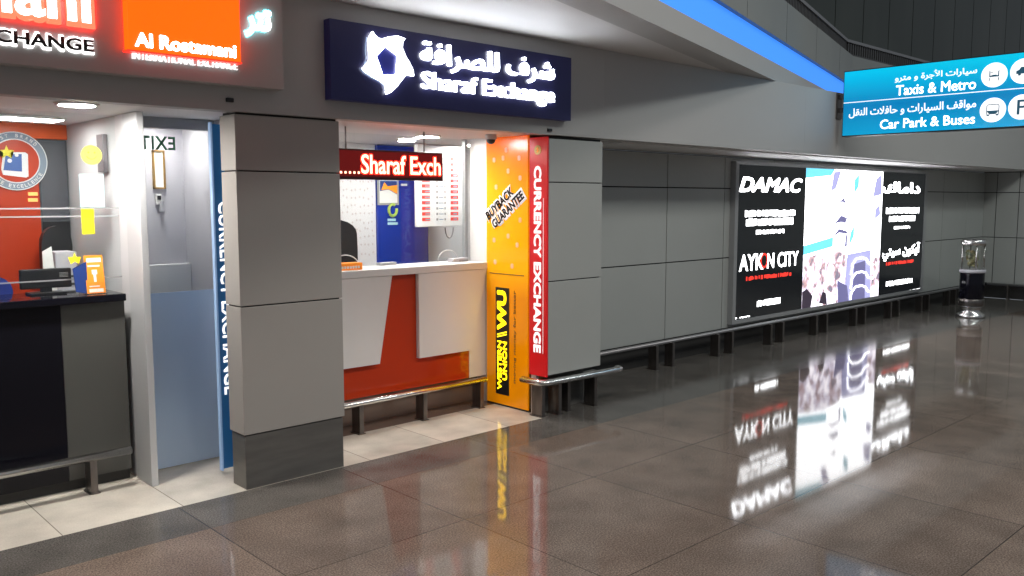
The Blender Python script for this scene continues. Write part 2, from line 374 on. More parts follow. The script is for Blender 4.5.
# low ceiling in front of the shops, cut off by the slanting edge of the open hall
m = MB(); m.prism([(XL, vline(XL) + 0.255, 2.98), (VP.x - 0.92, 4.79, 2.98), (XL, 4.79, 2.98)], (0, 0, 1), 0.12)
struct('ceiling', m, 'ceiling')
struct('trim_5', B(8.0, XE, 4.80, 7.2, 2.90, 2.975), 'fascia')
# upper storey edge: runs along the slanting line, then turns along the wall
P0 = Vector((XL, vline(XL), 0)); P1 = Vector((12.5, vline(12.5), 0)); P2 = Vector((30, P1.y, 0))
VN = Vector((-VD.y, VD.x, 0))
def band(mb, z0, z1, back, off=0.0, mi=0, i0=0.0):
    a0, a1, a2 = P0 + VN * off, P1 + VN * off, P2 + YP * off
    b0, b1, b2 = P0 + VN * back, P1 + VN * back, P2 + YP * back
    for p, q, r, s in ((a0, a1, b1, b0), (a1, a2, b2, b1)):
        mb.prism([p + ZP * z0, q + ZP * z0, r + ZP * z0, s + ZP * z0], (0, 0, 1), z1 - z0, mi)
    return mb
struct('trim_6', band(MB(), 2.98, 3.16, 0.25), 'fascia')
m = band(MB(), 3.425, 3.85, 0.25)
struct('wall_front', m, 'upper')
m = MB()
for k in range(9):
    p = P0 + VD * (4.6 + 1.5 * k) - VN * 0.001
    m.prism([p + ZP * 3.43, p + VD * 0.006 + ZP * 3.43, p + VD * 0.006 + ZP * 3.85, p + ZP * 3.85], (VN.x, VN.y, 0), 0.002)
struct('trim_3', m, 'joint')
struct('floor', band(MB(), 3.80, 3.848, 6.0, 0.26), 'upper')
tag(band(MB(), 3.16, 3.425, 0.16, 0.05).build('cove_light', 'cove', loc=P1 + ZP * 3.16),
    'long glowing blue light strip set into the slanting ceiling edge', 'light')
bal = thing('balustrade', P1 + ZP * 3.85, 'low dark slatted balustrade with grey handrail on the upper floor edge', 'railing')
m = MB()
def along(t):
    L1 = (P1 - P0).length
    return (P0 + VD * t, VD, VN) if t < L1 else (P1 + XP * (t - L1), XP, YP)
t = 7.0
while t < 26:
    p, d, n = along(t)
    m.prism([p + n * 0.10 + ZP * 3.85, p + d * 0.035 + n * 0.10 + ZP * 3.85, p + d * 0.035 + n * 0.10 + ZP * 4.08, p + n * 0.10 + ZP * 4.08], (n.x, n.y, 0), 0.03); t += 0.075
o = m.build('balusters', 'rail_dark', bal); o['kind'] = 'stuff'
m = MB()
for z0, z1 in ((4.06, 4.10),): band(m, z0, z1, 0.18, 0.08)
m.build('handrail', 'greyrail', bal)
m = MB(); band(m, 3.852, 3.90, 0.16, 0.09); band(m, 3.90, 4.06, 0.15, 0.14); m.build('backing_plate', 'rail_dark', bal)
# upper storey back wall
m = MB(); q0, q1 = P0 + VN * 3, P1 + VN * 3; q2 = q1 + XP * 45
L = (q1 - q0).length; k = 0
while k * 1.3 < L + 45:
    tt = k * 1.3
    p, d = (q0 + VD * tt, VD) if tt < L - 1.3 else (q1 + XP * (tt - L + 1.3), XP)
    n = Vector((-d.y, d.x, 0))
    m.prism([p + ZP * 3.85, p + d * 1.27 + ZP * 3.85, p + d * 1.27 + ZP * 12, p + ZP * 12], n, 0.06); k += 1
m.prism([q0 + VN * 0.05 + ZP * 3.85, q1 + VN * 0.05 + ZP * 3.85, q1 + VN * 0.05 + ZP * 12, q0 + VN * 0.05 + ZP * 12], VN, 0.1, 1)
m.prism([q1 + VN * 0.05 + ZP * 3.85, q2 + YP * 0.05 + ZP * 3.85, q2 + YP * 0.05 + ZP * 12, q1 + VN * 0.05 + ZP * 12], YP, 0.1, 1)
struct('wall_back', m, ['darkglass', 'joint'])

# shop inner walls
struct('wall_back', B(2.65, 5.95, 6.8, 6.9, 0, 2.27), 'wall_white')
struct('wall_right', B(5.85, 5.95, 5.62, 6.8, 0, 2.27), 'wall_white')
struct('wall_left', B(2.52, 2.65, 5.2, 6.8, 0, 2.27), 'lilac')
struct('wall_right', B(4.915, 4.98, 5.515, 5.75, 0, 2.27), 'white')
struct('wall_back', B(1.98, 2.52, 6.05, 6.15, 0, 2.27), 'lilac')
struct('wall_right', B(1.93, 1.98, 5.475, 6.76, 0, 2.27), 'wall_white')
struct('wall_left', B(-2.0, -1.9, 5.5, 6.7, 0, 2.27), 'wall_white')
# red wall of the left kiosk with its dark opening
m = MB(); m.box(-1.9, 1.93, 6.6, 6.68, 2.17, 2.27, 1); m.box(-1.9, 1.735, 6.6, 6.68, 0, 2.168, 0)
m.box(1.735, 1.93, 6.72, 6.76, 0, 2.17, 2)
struct('wall_back', m, ['red_wall', 'orange_wall', 'wall_white'])

# ================================================================== PILLARS
pa = thing('pillar', (2.65, 4.89, 0), 'wide grey panelled pillar on a dark plinth between the glass door and the white counter kiosk', 'pillar')
ZJ = [0.335, 1.10, 1.89, 2.235]
m = MB()
ZA = [0.335, 1.118, 1.92, 2.25]
for z0, z1 in zip(ZA, ZA[1:]): m.box(2.305, 3.005, 4.79, 4.985, z0 + 0.004, z1 - 0.004, 0, 0.004)
m.box(2.32, 2.99, 4.805, 4.97, 0.335, 2.262, 1)
m.build('cladding', ['clad', 'joint'], pa)
B(2.313, 2.997, 4.80, 4.975, 0, 0.332, 0, 0.003).build('plinth', 'plinth', pa)
pb = thing('pillar', (5.24, 5.15, 0), 'grey panelled pillar beside the red vertical banner, steel rail around its foot', 'pillar')
m = MB()
for z0, z1 in zip(ZJ, ZJ[1:]): m.box(4.915, 5.555, 4.79, 5.498, z0 + 0.004, z1 - 0.004, 0, 0.004)
m.box(4.93, 5.54, 4.805, 5.49, 0.335, 2.25, 1)
m.build('cladding', ['panel', 'joint'], pb)
B(5.0, 5.50, 4.93, 5.45, 0, 0.333, 0, 0.003).build('plinth', 'plinth', pb)
o = B(4.915, 4.945, 4.93, 4.985, 0, 0.333).build('corner_post', 'white', pb); o['label'] = 'narrow white foot post'

# ================================================================== RAILS
def bumper(name, path, feet, label, group='steel bumper rails', r=0.024, z=0.25, mat='steel'):
    t = thing(name, (feet[0][0], feet[0][1], 0), label, 'rail', group)
    MB().tube(path, r, 14, sy=1.25).build('rail', mat, t)
    for f in feet:
        x, y = f[0], f[1]; a = f[2] if len(f) > 2 else 0
        m = MB()
        if a == 0:
            m.box(x - 0.02, x + 0.02, y - 0.005, y + 0.10, 0, z - 0.01, 0, 0.003); m.box(x - 0.030, x + 0.030, y - 0.01, y + 0.105, 0, 0.008)
        else:
            m.box(x, x + 0.10, y - 0.014, y + 0.014, 0, z - 0.01, 0, 0.003); m.box(x - 0.005, x + 0.105, y - 0.03, y + 0.03, 0, 0.008)
        m.build('support', 'darksteel', t)
    return t
bumper('bumper_rail', [(-2.0, 5.36, 0.225), (1.84, 5.36, 0.225)], [(1.62, 5.36), (0.62, 5.36), (-0.5, 5.36)], 'low steel bumper rail in front of the black kiosk counter', z=0.225)
bumper('bumper_rail', [(3.05, 5.40, 0.235), (4.78, 5.40, 0.235)], [(3.52, 5.38), (4.12, 5.38), (4.72, 5.38)], 'low steel bumper rail in front of the red and white counter', z=0.235)
path = [(4.83, 5.0, 0.29), (4.83, 4.83, 0.29)]
for k in range(1, 7):
    a = k / 6 * math.pi / 2; path.append((4.83 + 0.07 * (1 - math.cos(a)), 4.83 - 0.07 * math.sin(a), 0.29))
path += [(5.70, 4.72, 0.29), (5.74, 4.735, 0.29), (5.76, 4.77, 0.29)]
path[-4] = (4.90, 4.76, 0.29)
p2r = thing('bumper_rail', (5.2, 4.80, 0), 'short steel bumper rail curving around the corner of the banner pillar', 'rail', 'steel bumper rails')
MB().tube(path, 0.027, 14, sy=1.3).build('rail', 'steel', p2r)
m = B(4.84, 5.62, 4.79, 4.93, 0.255, 0.275); m.build('rail_bracket', 'darksteel', p2r)
for x, y in ((4.855, 4.80), (5.02, 4.77), (5.16, 4.80), (5.46, 4.77)):
    m = MB(); m.box(x, x + 0.035, y, y + 0.12, 0, 0.265, 0, 0.003); m.box(x - 0.01, x + 0.045, y - 0.005, y + 0.13, 0, 0.008); m.build('support', 'darksteel', p2r)
feet = []
for k in range(9):
    x = 7.12 + 1.13 * k; feet += [(x, 5.37), (x + 0.28, 5.37)]
bumper('bumper_rail', [(5.80, 5.43, 0.262), (16.62, 5.43, 0.262)], feet, 'long steel bumper rail along the foot of the wall under the billboard', z=0.262, r=0.022, mat='greyrail')
bumper('bumper_rail', [(16.72, 5.35, 0.262), (16.72, 0.4, 0.262)], [(16.66, y, 1) for y in (5.0, 4.0, 3.0, 2.0, 1.0)], 'steel bumper rail on the far end wall behind the bin', z=0.262, r=0.022, mat='greyrail')

# ================================================================== SIGNS OVER THE KIOSKS
SB = 4.685
box = B(-2.2, 2.572, SB, 4.768, 2.395, 2.975, 0, 0.004).build('sign_board', 'fascia'); tag(box, 'long grey raised sign board above the black counter kiosk carrying lit letters', 'sign board')
# red-edged white letters of the first sign
def P(x, y, Y): return aty(x, y, Y)
k1 = thing('letter_sign', (1.0, SB - 0.02, 2.5), 'large white letters edged in red glow above the black backlit letters', 'sign')
zb = P(60, 20, SB).z; xr = P(90, 25, SB).x
wtext('halo_lettering', 'Al Rostamani', xr - 1.680, xr + 0.022, zb - 0.028, zb + 0.245, SB, 'red_halo', k1, bold=0.055, depth=0.02)
wtext('lettering', 'Al Rostamani', xr - 1.66, xr, zb - 0.004, zb + 0.215, SB - 0.02, 'white_glow', k1, bold=0.02, depth=0.012)
k2 = thing('letter_sign', (1.2, SB - 0.02, 2.45), 'black capital letters with a white glow behind them on the grey sign board', 'sign')
p0, p1 = P(92, 53, SB), P(92, 41, SB)
wtext('halo_lettering', 'EXCHANGE', p0.x - 0.568, p0.x + 0.008, p0.z - 0.010, p1.z + 0.012, SB, 'white_glow', k2, bold=0.05, depth=0.008)
wtext('lettering', 'EXCHANGE', p0.x - 0.560, p0.x, p0.z, p1.z, SB - 0.022, 'blackmat', k2, bold=0.022, depth=0.012)
k3 = thing('lightbox_sign', (1.98, SB - 0.04, 2.5), 'square glowing orange sign with white lettering mounted above the glass door', 'sign')
SO = SB - 0.07
a, b, c = P(128, 20, SO), P(241, 61, SO), P(242, 70, SO)
B(a.x, b.x, SO, SB, b.z - 0.006, 2.93, 0, 0.003).build('light_box', 'orange_glow', k3)
m = B(a.x - 0.008, b.x + 0.008, SO + 0.004, SB, b.z - 0.014, b.z - 0.006); m.build('frame', 'red_glow', k3)
l0, l1, l2, l3 = P(135, 48, SO), P(236, 57, SO), P(135, 33, SO), P(236, 44, SO)
wtext('lettering', 'Al Rostamani', l0.x, l1.x, (l0.z + l1.z) / 2, (l2.z + l3.z) / 2 , SO, 'white_glow', k3, fat=0.03, depth=0.008)
l0, l1 = P(133, 56, SB - 0.02), P(238, 68, SB - 0.02)
wtext('small_lettering', 'INTERNATIONAL EXCHANGE', l0.x, l1.x, l1.z - 0.010, l1.z + 0.028, SB, 'teal_white', k3, bold=0.0, depth=0.02)
k4 = thing('letter_sign', (2.4, SB - 0.02, 2.7), 'small cyan glowing Arabic letters beside the square orange sign', 'sign')
l0, l1 = P(245, 36, SB), P(270, 12, SB)
wtext('halo_lettering', arabic('تتر'), l0.x - 0.005, l1.x + 0.005, l0.z - 0.006, l1.z + 0.008, SB, 'cyan_glow', k4, bold=0.07, depth=0.006)
wtext('lettering', arabic('تتر'), l0.x, l1.x, l0.z, l1.z, SB - 0.010, 'white_glow', k4, bold=0.03, depth=0.008)

SY = 4.70
s = thing('shop_sign', (4.0, SY, 2.38), 'long navy sign with a glowing white star logo beside Arabic and English lettering', 'sign')
a, b, c = P(325, 17, SY), P(571, 122, SY), P(571, 58, SY)
zt = (a.z + c.z) / 2
B(a.x + 0.03, b.x, SY, 4.769, b.z + 0.008, zt, 0, 0.003).build('board', 'navy', s)
star = [(124, 78), (135, 100), (160, 122), (185, 127), (235, 112), (290, 107), (340, 125), (325, 150), (322, 190), (345, 245), (372, 290), (395, 340), (400, 378), (375, 372), (350, 370), (320, 405), (285, 450), (250, 485), (222, 500), (215, 470), (205, 430), (170, 405), (120, 375), (75, 345), (60, 325), (85, 300), (105, 270), (105, 215), (100, 160), (105, 115)]
pent = [(210, 175), (295, 240), (285, 370), (190, 372), (147, 245)]
S2 = SY - 0.025
def sp(q, Y): return P(355 + q[0] / 6.77, 20 + q[1] / 6.77, Y)
m = MB(); t = bmesh.new()
ring = [t.verts.new(sp(q, S2)) for q in star]; inn = [t.verts.new(sp(q, S2)) for q in pent]
es = [t.edges.new((ring[i], ring[(i + 1) % len(ring)])) for i in range(len(ring))] + [t.edges.new((inn[i], inn[(i + 1) % 5])) for i in range(5)]
bmesh.ops.triangle_fill(t, use_beauty=True, use_dissolve=False, edges=es)
g = bmesh.ops.extrude_face_region(t, geom=t.faces[:])
for v in [e for e in g['geom'] if isinstance(e, bmesh.types.BMVert)]: v.co.y = SY
m.add(t); m.build('logo', 'sharaf_glow', s)
m = MB(); m.prism([sp(q, SY - 0.006) for q in [(210, 178), (288, 243), (278, 365), (194, 366), (152, 247)]], YP, 0.006)
m.build('logo_centre', principled('indigo_face', (0.012, 0.015, 0.12), 0.3, emit=(0.01, 0.012, 0.12), es=0.4), s)
m = MB()
m.tube([sp(q, SY - 0.012) for q in [(78, 115), (70, 160), (68, 210), (72, 260), (65, 300)]], 0.004, 8)
m.tube([sp(q, SY - 0.012) for q in [(30, 325), (60, 360), (110, 390), (165, 415), (195, 440), (203, 480)]], 0.004, 8)
m.build('logo_outline', 'lightboxedge', s)
lz = [P(420, 94, SY).z, P(553, 107, SY).z]; l0, l1 = P(421, 90, SY), P(553, 107, SY)
wtext('english_lettering', 'Sharaf Exchange', l0.x, l1.x, l1.z - 0.005, P(421, 71, SY).z, SY, 'sharaf_glow', s, fat=0.008, depth=0.02)
l0, l1 = P(420, 70, SY), P(553, 84, SY)
wtext('arabic_lettering', arabic('شرف للصرافة'), l0.x, l1.x, (l0.z + l1.z) / 2 - 0.005, P(420, 42, SY).z + 0.01, SY, 'sharaf_glow', s, fat=0.016, depth=0.02)
# tiny sensors under the signs
for (x, y, lab) in ((230, 100, 'tiny dark sensor on the lintel above the wide pillar'), (550, 130, 'tiny dark sensor on the lintel above the red banner')):
    p = P(x, y, 4.76); m = B(p.x - 0.022, p.x + 0.022, 4.755, 4.772, p.z - 0.012, p.z + 0.012, 0, 0.004); tag(m.build('sensor', 'blackmat'), lab, 'sensor')

# ================================================================== SHOP LAMPS
def downlight(x, y, r, label, power, z=2.27, spread=2.6):
    t = thing('downlight', (x, y, z - 0.012), label, 'light', 'round downlights in the kiosk ceilings')
    MB().lathe([(r * 0.86, 0.0), (r, 0.0), (r * 1.03, 0.012), (r * 0.86, 0.012)], (x, y, z - 0.012)).build('trim_ring', 'white', t)
    lm = glow('downlight_glow', (1.0, 0.96, 0.91), power / (math.pi * math.pi * (r * 0.88) ** 2))
    MB().lathe([(r * 0.88, 0.004), (r * 0.80, -0.001), (r * 0.5, -0.003), (0.0001, -0.004)], (x, y, z - 0.012)).build('diffuser', lm, t)
downlight(1.54, 5.07, 0.11, 'round ceiling light in front of the black counter kiosk glass', 36)
downlight(4.37, 5.64, 0.11, 'larger round ceiling light above the white counter', 18)
downlight(4.53, 6.14, 0.09, 'smaller round ceiling light behind the red ticker sign', 14)
downlight(3.3, 6.0, 0.10, 'added unseen round ceiling light near the ticker sign end by the wide pillar', 14)  # unseen downlight, added because the kiosk interior needs its light
downlight(2.26, 5.80, 0.08, 'added unseen round ceiling light in the corridor behind the glass door', 6)  # added out of sight behind the door header to light corridor and film
downlight(5.35, 6.2, 0.09, 'added unseen round ceiling light behind the currency rate board', 12)  # hidden behind the board, added for more light inside the kiosk
t = thing('ceiling_light', (1.56, 6.05, 2.25), 'bright wide ceiling light inside the black counter kiosk above the red wall', 'light')
B(1.36, 1.74, 5.93, 6.17, 2.25, 2.2695, 0, 0.004).build('housing', 'white', t)
B(1.375, 1.725, 5.945, 6.155, 2.247, 2.25).build('diffuser', glow('panel_glow', (1, 0.97, 0.93), 28), t)

# ================================================================== LEFT KIOSK
k = thing('counter', (0.5, 5.7, 0), 'dark kiosk counter with a black worktop beside the pale post', 'counter')
B(-1.9, 1.885, 5.45, 5.90, 1.135, 1.18, 0, 0.006).build('worktop', 'black', k)
B(-1.9, 1.52, 5.49, 5.85, 0.07, 1.133).build('front_panel', 'black', k)
o = B(1.523, 1.885, 5.495, 5.85, 0.07, 1.133).build('side_panel', 'counter_grey', k); o['label'] = 'dark grey panel at the counter end'
B(-1.9, 1.885, 5.53, 5.80, 0, 0.068).build('plinth', 'dark', k)
g = thing('glass_screen', (0.9, 5.62, 1.18), 'clear glass screen standing on the black kiosk counter', 'screen')
B(-1.9, 1.92, 5.617, 5.623, 1.182, 2.268).build('pane', 'glass', g)
m = MB()
for z in (1.272, 1.652, 1.70): m.box(-1.9, 1.92, 5.610, 5.616, z - 0.004, z + 0.004)
m.build('edge_strip', 'frame', g)
# stickers and notices on that glass (on its front side)
GY = 5.606
def disc(mb, c, r, n=(0, 1, 0), d=0.002, mi=0, seg=32):
    mb.prism([Vector(c) + Vector((r * math.cos(a * 2 * math.pi / seg), 0, r * math.sin(a * 2 * math.pi / seg))) for a in range(seg)], n, d, mi)
def gyp(x, y): return P(x, y, GY)
p = gyp(91.5, 155)
sm = thing('sticker', p, 'round yellow smiley sticker on the kiosk glass', 'sticker')
m = MB(); disc(m, (p.x, GY, p.z), 0.060); m.build('disc', principled('pale_yellow_print', (0.75, 0.70, 0.10), 0.4), sm)
m = MB()
for dx in (-0.018, 0.018): disc(m, (p.x + dx, GY - 0.002, p.z + 0.015), 0.006, seg=12)
m.tube([(p.x + 0.03 * math.cos(a), GY - 0.001, p.z + 0.005 + 0.03 * math.sin(a)) for a in [math.radians(200 + 14 * i) for i in range(11)]], 0.0025, 6)
m.build('face', 'yellow', sm)
a, b = gyp(79, 174), gyp(105, 207)
nb = thing('notice', (a.x, GY, b.z), 'pale blue bright notice under the smiley on the kiosk glass', 'notice')
B(a.x, b.x, GY, GY + 0.003, b.z, a.z).build('sheet', 'screenblue', nb)
m = MB()
for q, w in ((0.80, 0.7), (0.72, 0.5)): m.box(a.x + 0.02, a.x + 0.02 + (b.x - a.x) * w, GY - 0.001, GY, b.z + (a.z - b.z) * q, b.z + (a.z - b.z) * q + 0.005)
m.build('print_line', M['greyprint'], nb)
a, b = gyp(81, 209), gyp(95, 234); m = B(a.x, b.x, GY, GY + 0.003, b.z, a.z); m.box(a.x, b.x, GY - 0.001, GY, a.z - 0.055, a.z, 1)
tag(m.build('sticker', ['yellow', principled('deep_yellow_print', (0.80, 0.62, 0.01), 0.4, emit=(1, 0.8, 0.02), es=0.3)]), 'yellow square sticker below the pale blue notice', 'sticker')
# star leaflet and orange leaflet in front of the glass
def starpts(cx, cz, Y, r, r2=0.42, n=5, rot=90):
    return [(cx + (r if i % 2 == 0 else r * r2) * math.cos(math.radians(rot + 180 / n * i)), Y, cz + (r if i % 2 == 0 else r * r2) * math.sin(math.radians(rot + 180 / n * i))) for i in range(2 * n)]
a, b = P(74, 262, 5.56), P(86, 292, 5.56)
lf = thing('leaflet', (a.x, 5.56, 1.18), 'blue leaflet with a yellow star on the black counter', 'leaflet')
MB().prism([(a.x, 5.55, 1.2), (b.x + 0.01, 5.55, 1.182), (b.x + 0.01, 5.56, a.z), (a.x - 0.01, 5.56, a.z - 0.04)], YP, 0.004).build('sheet', 'blueprint', lf)
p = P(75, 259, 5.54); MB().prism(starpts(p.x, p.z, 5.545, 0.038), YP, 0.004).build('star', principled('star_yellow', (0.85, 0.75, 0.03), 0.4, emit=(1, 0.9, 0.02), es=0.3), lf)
a, b = P(85.5, 256, 5.54), P(106, 292, 5.54)
lf = thing('leaflet_holder', ((a.x + b.x) / 2, 5.56, 1.18), 'orange leaflet in a clear stand at the counter end', 'leaflet holder')
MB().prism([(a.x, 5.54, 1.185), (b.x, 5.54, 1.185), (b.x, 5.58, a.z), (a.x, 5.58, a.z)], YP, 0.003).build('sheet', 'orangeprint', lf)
zz = lambda f: (5.538 + 0.04 * f, 1.185 + (a.z - 1.185) * f)
def lfq(mb, u0, u1, f0, f1):
    (y0, z0), (y1, z1) = zz(f0), zz(f1); w = b.x - a.x
    mb.prism([(a.x + w * u0, y0, z0), (a.x + w * u1, y0, z0), (a.x + w * u1, y1, z1), (a.x + w * u0, y1, z1)], YP, 0.002)
m = MB(); lfq(m, .12, .88, .03, .12); lfq(m, .12, .9, .82, .93); lfq(m, .42, .56, .3, .5); lfq(m, .35, .63, .5, .62); lfq(m, .15, .8, .70, .74); lfq(m, .15, .7, .17, .2)
m.build('print_block', 'whiteprint', lf)
m = MB(); m.box(a.x - 0.008, b.x + 0.008, 5.53, 5.60, 1.18, 1.186); m.prism([(a.x - .006, 5.532, 1.186), (b.x + .006, 5.532, 1.186), (b.x + .006, 5.548, 1.25), (a.x - .006, 5.548, 1.25)], YP, 0.003); m.build('stand', 'acrylic', lf)
# monitor on the desk behind the glass
a, b = P(19, 270, 5.76), P(72, 297, 5.76)
mo = thing('monitor', ((a.x + b.x) / 2, 5.76, 1.18), 'black flat monitor seen from behind on the kiosk counter', 'monitor')
B(a.x, b.x, 5.745, 5.78, 1.215, a.z, 0, 0.008).build('casing', 'blackmat', mo)
B((a.x + b.x) / 2 - 0.03, (a.x + b.x) / 2 + 0.03, 5.75, 5.78, 1.19, 1.22).build('neck', 'blackmat', mo)
B((a.x + b.x) / 2 - 0.10, (a.x + b.x) / 2 + 0.10, 5.70, 5.83, 1.18, 1.192, 0, 0.004).build('foot', 'blackmat', mo)
m = MB()
for q in range(4): m.box(b.x - 0.07, b.x - 0.02, 5.742, 5.746, a.z - 0.03 - q * 0.008, a.z - 0.027 - q * 0.008)
m.build('vent', 'greyprint', mo)
# blue chair and black chair behind
def office_chair(x, y, zt, w, mat, label, dp=0.42):
    c = thing('office_chair', (x, y, 0), label, 'chair')
    t = bmesh.new()
    pts = [(-w / 2, zt - 0.62)] + [(-w / 2 * 1.02, zt - 0.25)] + [(w / 2 * math.cos(a), zt - 0.12 + 0.12 * math.sin(a)) for a in [math.pi - math.pi * i / 10 for i in range(11)]] + [(w / 2 * 1.02, zt - 0.25), (w / 2, zt - 0.62)]
    m = MB(); m.prism([(x + px, y + 0.02, pz) for px, pz in pts], YP, 0.06); m.build('backrest', mat, c)
    B(x - w / 2, x + w / 2, y + 0.08, y + 0.08 + dp, 0.45, 0.53, 0, 0.02).build('seat', mat, c)
    MB().tube([(x, y + 0.2, 0.07), (x, y + 0.2, 0.46)], 0.025).build('column', 'blackmat', c)
    m = MB()
    for q in range(5):
        a = q * 2 * math.pi / 5; m.tube([(x, y + 0.2, 0.08), (x + dp * 0.5 * math.cos(a), y + 0.2 + dp * 0.45 * math.sin(a), 0.04)], 0.018, 8)
    m.build('base', 'blackmat', c)
    m = MB(); m.tube([(x, y + 0.12, 0.48), (x, y + 0.09, 0.6), (x, y + 0.085, zt - 0.5)], 0.02); m.build('back_bar', 'blackmat', c)
    return c
p = P(2, 275, 6.03); office_chair(p.x - 0.15, 6.03, p.z + 0.02, 0.42, 'cobalt', 'blue rounded chair back behind the black kiosk counter')
p = P(57, 226, 6.28); office_chair(p.x, 6.28, p.z, 0.19, 'blackmat', 'black chair in front of the dark cabinet by the red wall', dp=0.2)
# dark tall cabinet in the opening
a, b = P(38, 139, 6.56), P(75, 139, 6.56)
cb = thing('cabinet', (1.83, 6.65, 0), 'tall dark grey cabinet beside the red wall behind the emblem', 'cabinet')
B(1.74, 1.925, 6.608, 6.715, 0, 2.165).build('body', principled('slate_laminate', (0.085, 0.092, 0.105), 0.3), cb)
B(1.745, 1.92, 6.601, 6.607, 1.62, 2.15).build('upper_door', principled('slate_door', (0.095, 0.10, 0.115), 0.25), cb)
B(1.745, 1.92, 6.601, 6.607, 0.05, 1.60).build('lower_door', 'blackmat', cb)
# printer and papers on a back desk
d = thing('desk', (1.6, 6.15, 0), 'low grey desk behind the kiosk glass carrying the pale printer', 'desk')
B(1.47, 1.92, 5.98, 6.24, 1.06, 1.09, 0, 0.004).build('desktop', 'counter_grey', d)
for xx in (1.49, 1.90): B(xx - 0.015, xx + 0.015, 6.0, 6.22, 0, 1.06).build('panel_leg', 'counter_grey', d)
a, b = P(54, 252, 6.05), P(77, 270, 6.05)
pr = thing('printer', ((a.x + b.x) / 2, 6.1, 1.09), 'light grey printer behind the glass near the yellow star leaflet', 'printer')
B(a.x, b.x, 6.03, 6.20, 1.09, a.z, 0, 0.01).build('body', 'lilac', pr)
m = MB()
for q in range(3): m.box(a.x + 0.02, b.x - 0.02, 6.026, 6.034, 1.15 + q * 0.05, 1.165 + q * 0.05)
m.build('paper_slot', 'counter_grey', pr)
a = P(42, 252, 6.02)
m = MB(); m.prism([(a.x, 6.02, 1.092), (a.x + 0.085, 6.02, 1.092), (a.x + 0.065, 6.05, a.z + 0.03), (a.x + 0.01, 6.05, a.z)], YP, 0.012)
tag(m.build('paper_stack', 'paper'), 'pale upright papers standing beside the light grey printer', 'paper')
# roundel on the red wall
rc = P(15.6, 161, 6.585); R0 = 0.197
em = thing('emblem', (rc.x, 6.58, rc.z - R0), 'round grey and red award emblem with a blue card on the red wall', 'emblem')
def circ(r, Y): return [(rc.x + r * math.cos(i * 2 * math.pi / 48), Y, rc.z + r * math.sin(i * 2 * math.pi / 48)) for i in range(48)]
MB().prism(circ(R0, 6.586), YP, 0.012).build('rim', 'whiteprint', em)
MB().prism(circ(R0 * 0.965, 6.583), YP, 0.004).build('ring', 'greyring', em)
MB().prism(circ(R0 * 0.76, 6.580), YP, 0.004).build('inner_rim', 'whiteprint', em)
MB().prism(circ(R0 * 0.72, 6.577), YP, 0.004).build('field', 'red_wall', em)
m = MB(); m.prism([(rc.x + q[0] * R0, 6.573, rc.z + q[1] * R0) for q in ((-.36, .36), (-.10, .30), (.30, .30), (.38, .24), (.36, -.52), (.28, -.56), (-.42, -.48), (-.46, -.3), (-.40, .1))], YP, 0.005); m.build('card_edge', 'whiteprint', em)
m = MB(); m.prism([(rc.x + q[0] * R0, 6.569, rc.z + q[1] * R0) for q in ((-.30, .22), (.18, .24), (.16, -.36), (-.40, -.32))], YP, 0.005); m.build('card', principled('card_blue', (0.05, 0.12, 0.36), 0.4), em)
m = MB(); disc(m, (rc.x - 0.20 * R0, 6.567, rc.z - 0.0 * R0), 0.05 * R0 * 1.4, seg=16); disc(m, (rc.x + 0.02 * R0, 6.567, rc.z + 0.2 * R0), 0.06 * R0, seg=16); m.build('card_dot', 'whiteprint', em)
MB().prism(starpts(rc.x - 0.28 * R0, rc.z + 0.28 * R0, 6.564, 0.24 * R0), YP, 0.004).build('star', 'yellow', em)
def ringtext(s, r, a0, da, hh, mat, top=True):
    for i, ch in enumerate(s):
        if ch == ' ': continue
        a = math.radians(a0 - da * i if top else a0 + da * i)
        c = Vector((rc.x + r * math.cos(a), 6.582, rc.z + r * math.sin(a)))
        rad = Vector((math.cos(a), 0, math.sin(a))); up = rad if top else -rad
        ux = Vector((up.z, 0, -up.x))
        yield c, ux, up, ch
mbm = bmesh.new()
objs = []
for c, ux, up, ch in list(ringtext('BEST BRAND', R0 * 0.865, 138, 10.5, 0.02, 0)) + list(ringtext('SERVICE EXCELLENCE', R0 * 0.865, 190, 8.2, 0.02, 0, False)):
    hh = 0.024; w = 0.006 if ch == 'I' else 0.017
    o = text('t', ch, c - ux * w / 2 - up * hh / 2, ux, up, w, hh, 'whiteprint', em, bold=0.02, depth=0.002)
    mbm.from_mesh(o.data); bpy.data.objects.remove(o)
mm = MB(); mm.bm.free(); mm.bm = mbm
for v in mbm.verts: v.co += WL[em.name]
mm.build('lettering', 'whiteprint', em)
m = MB()  # amber reflections on the red wall, built as small glowing plates
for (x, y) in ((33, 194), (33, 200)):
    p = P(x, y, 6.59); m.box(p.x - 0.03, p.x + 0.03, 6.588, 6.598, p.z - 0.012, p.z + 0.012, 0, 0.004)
tag(m.build('painted_glint', principled('amber_glint', (0.9, 0.4, 0.1), 0.4, emit=(1, 0.45, 0.15), es=0.8)), 'small amber glints painted as glowing plates on the red wall below the emblem', 'reflection')
# dark strip on partition
a = atx(100, 135, 1.925); b = atx(108, 172, 1.925)
tag(B(1.90, 1.929, b.y, a.y, b.z, a.z, 0, 0.004).build('wall_bracket', principled('taupe_plastic', (0.24, 0.21, 0.23), 0.5)), 'taupe upright bracket on the white kiosk side wall', 'bracket')
# post
PX = P(144, 300, 5.25).x
tag(B(PX, 1.958, 5.25, atx(130, 300, PX).y, 0, 2.268, 0, 0.004).build('post', 'lightpost'), 'pale metal post between kiosk counter and glass door', 'post')

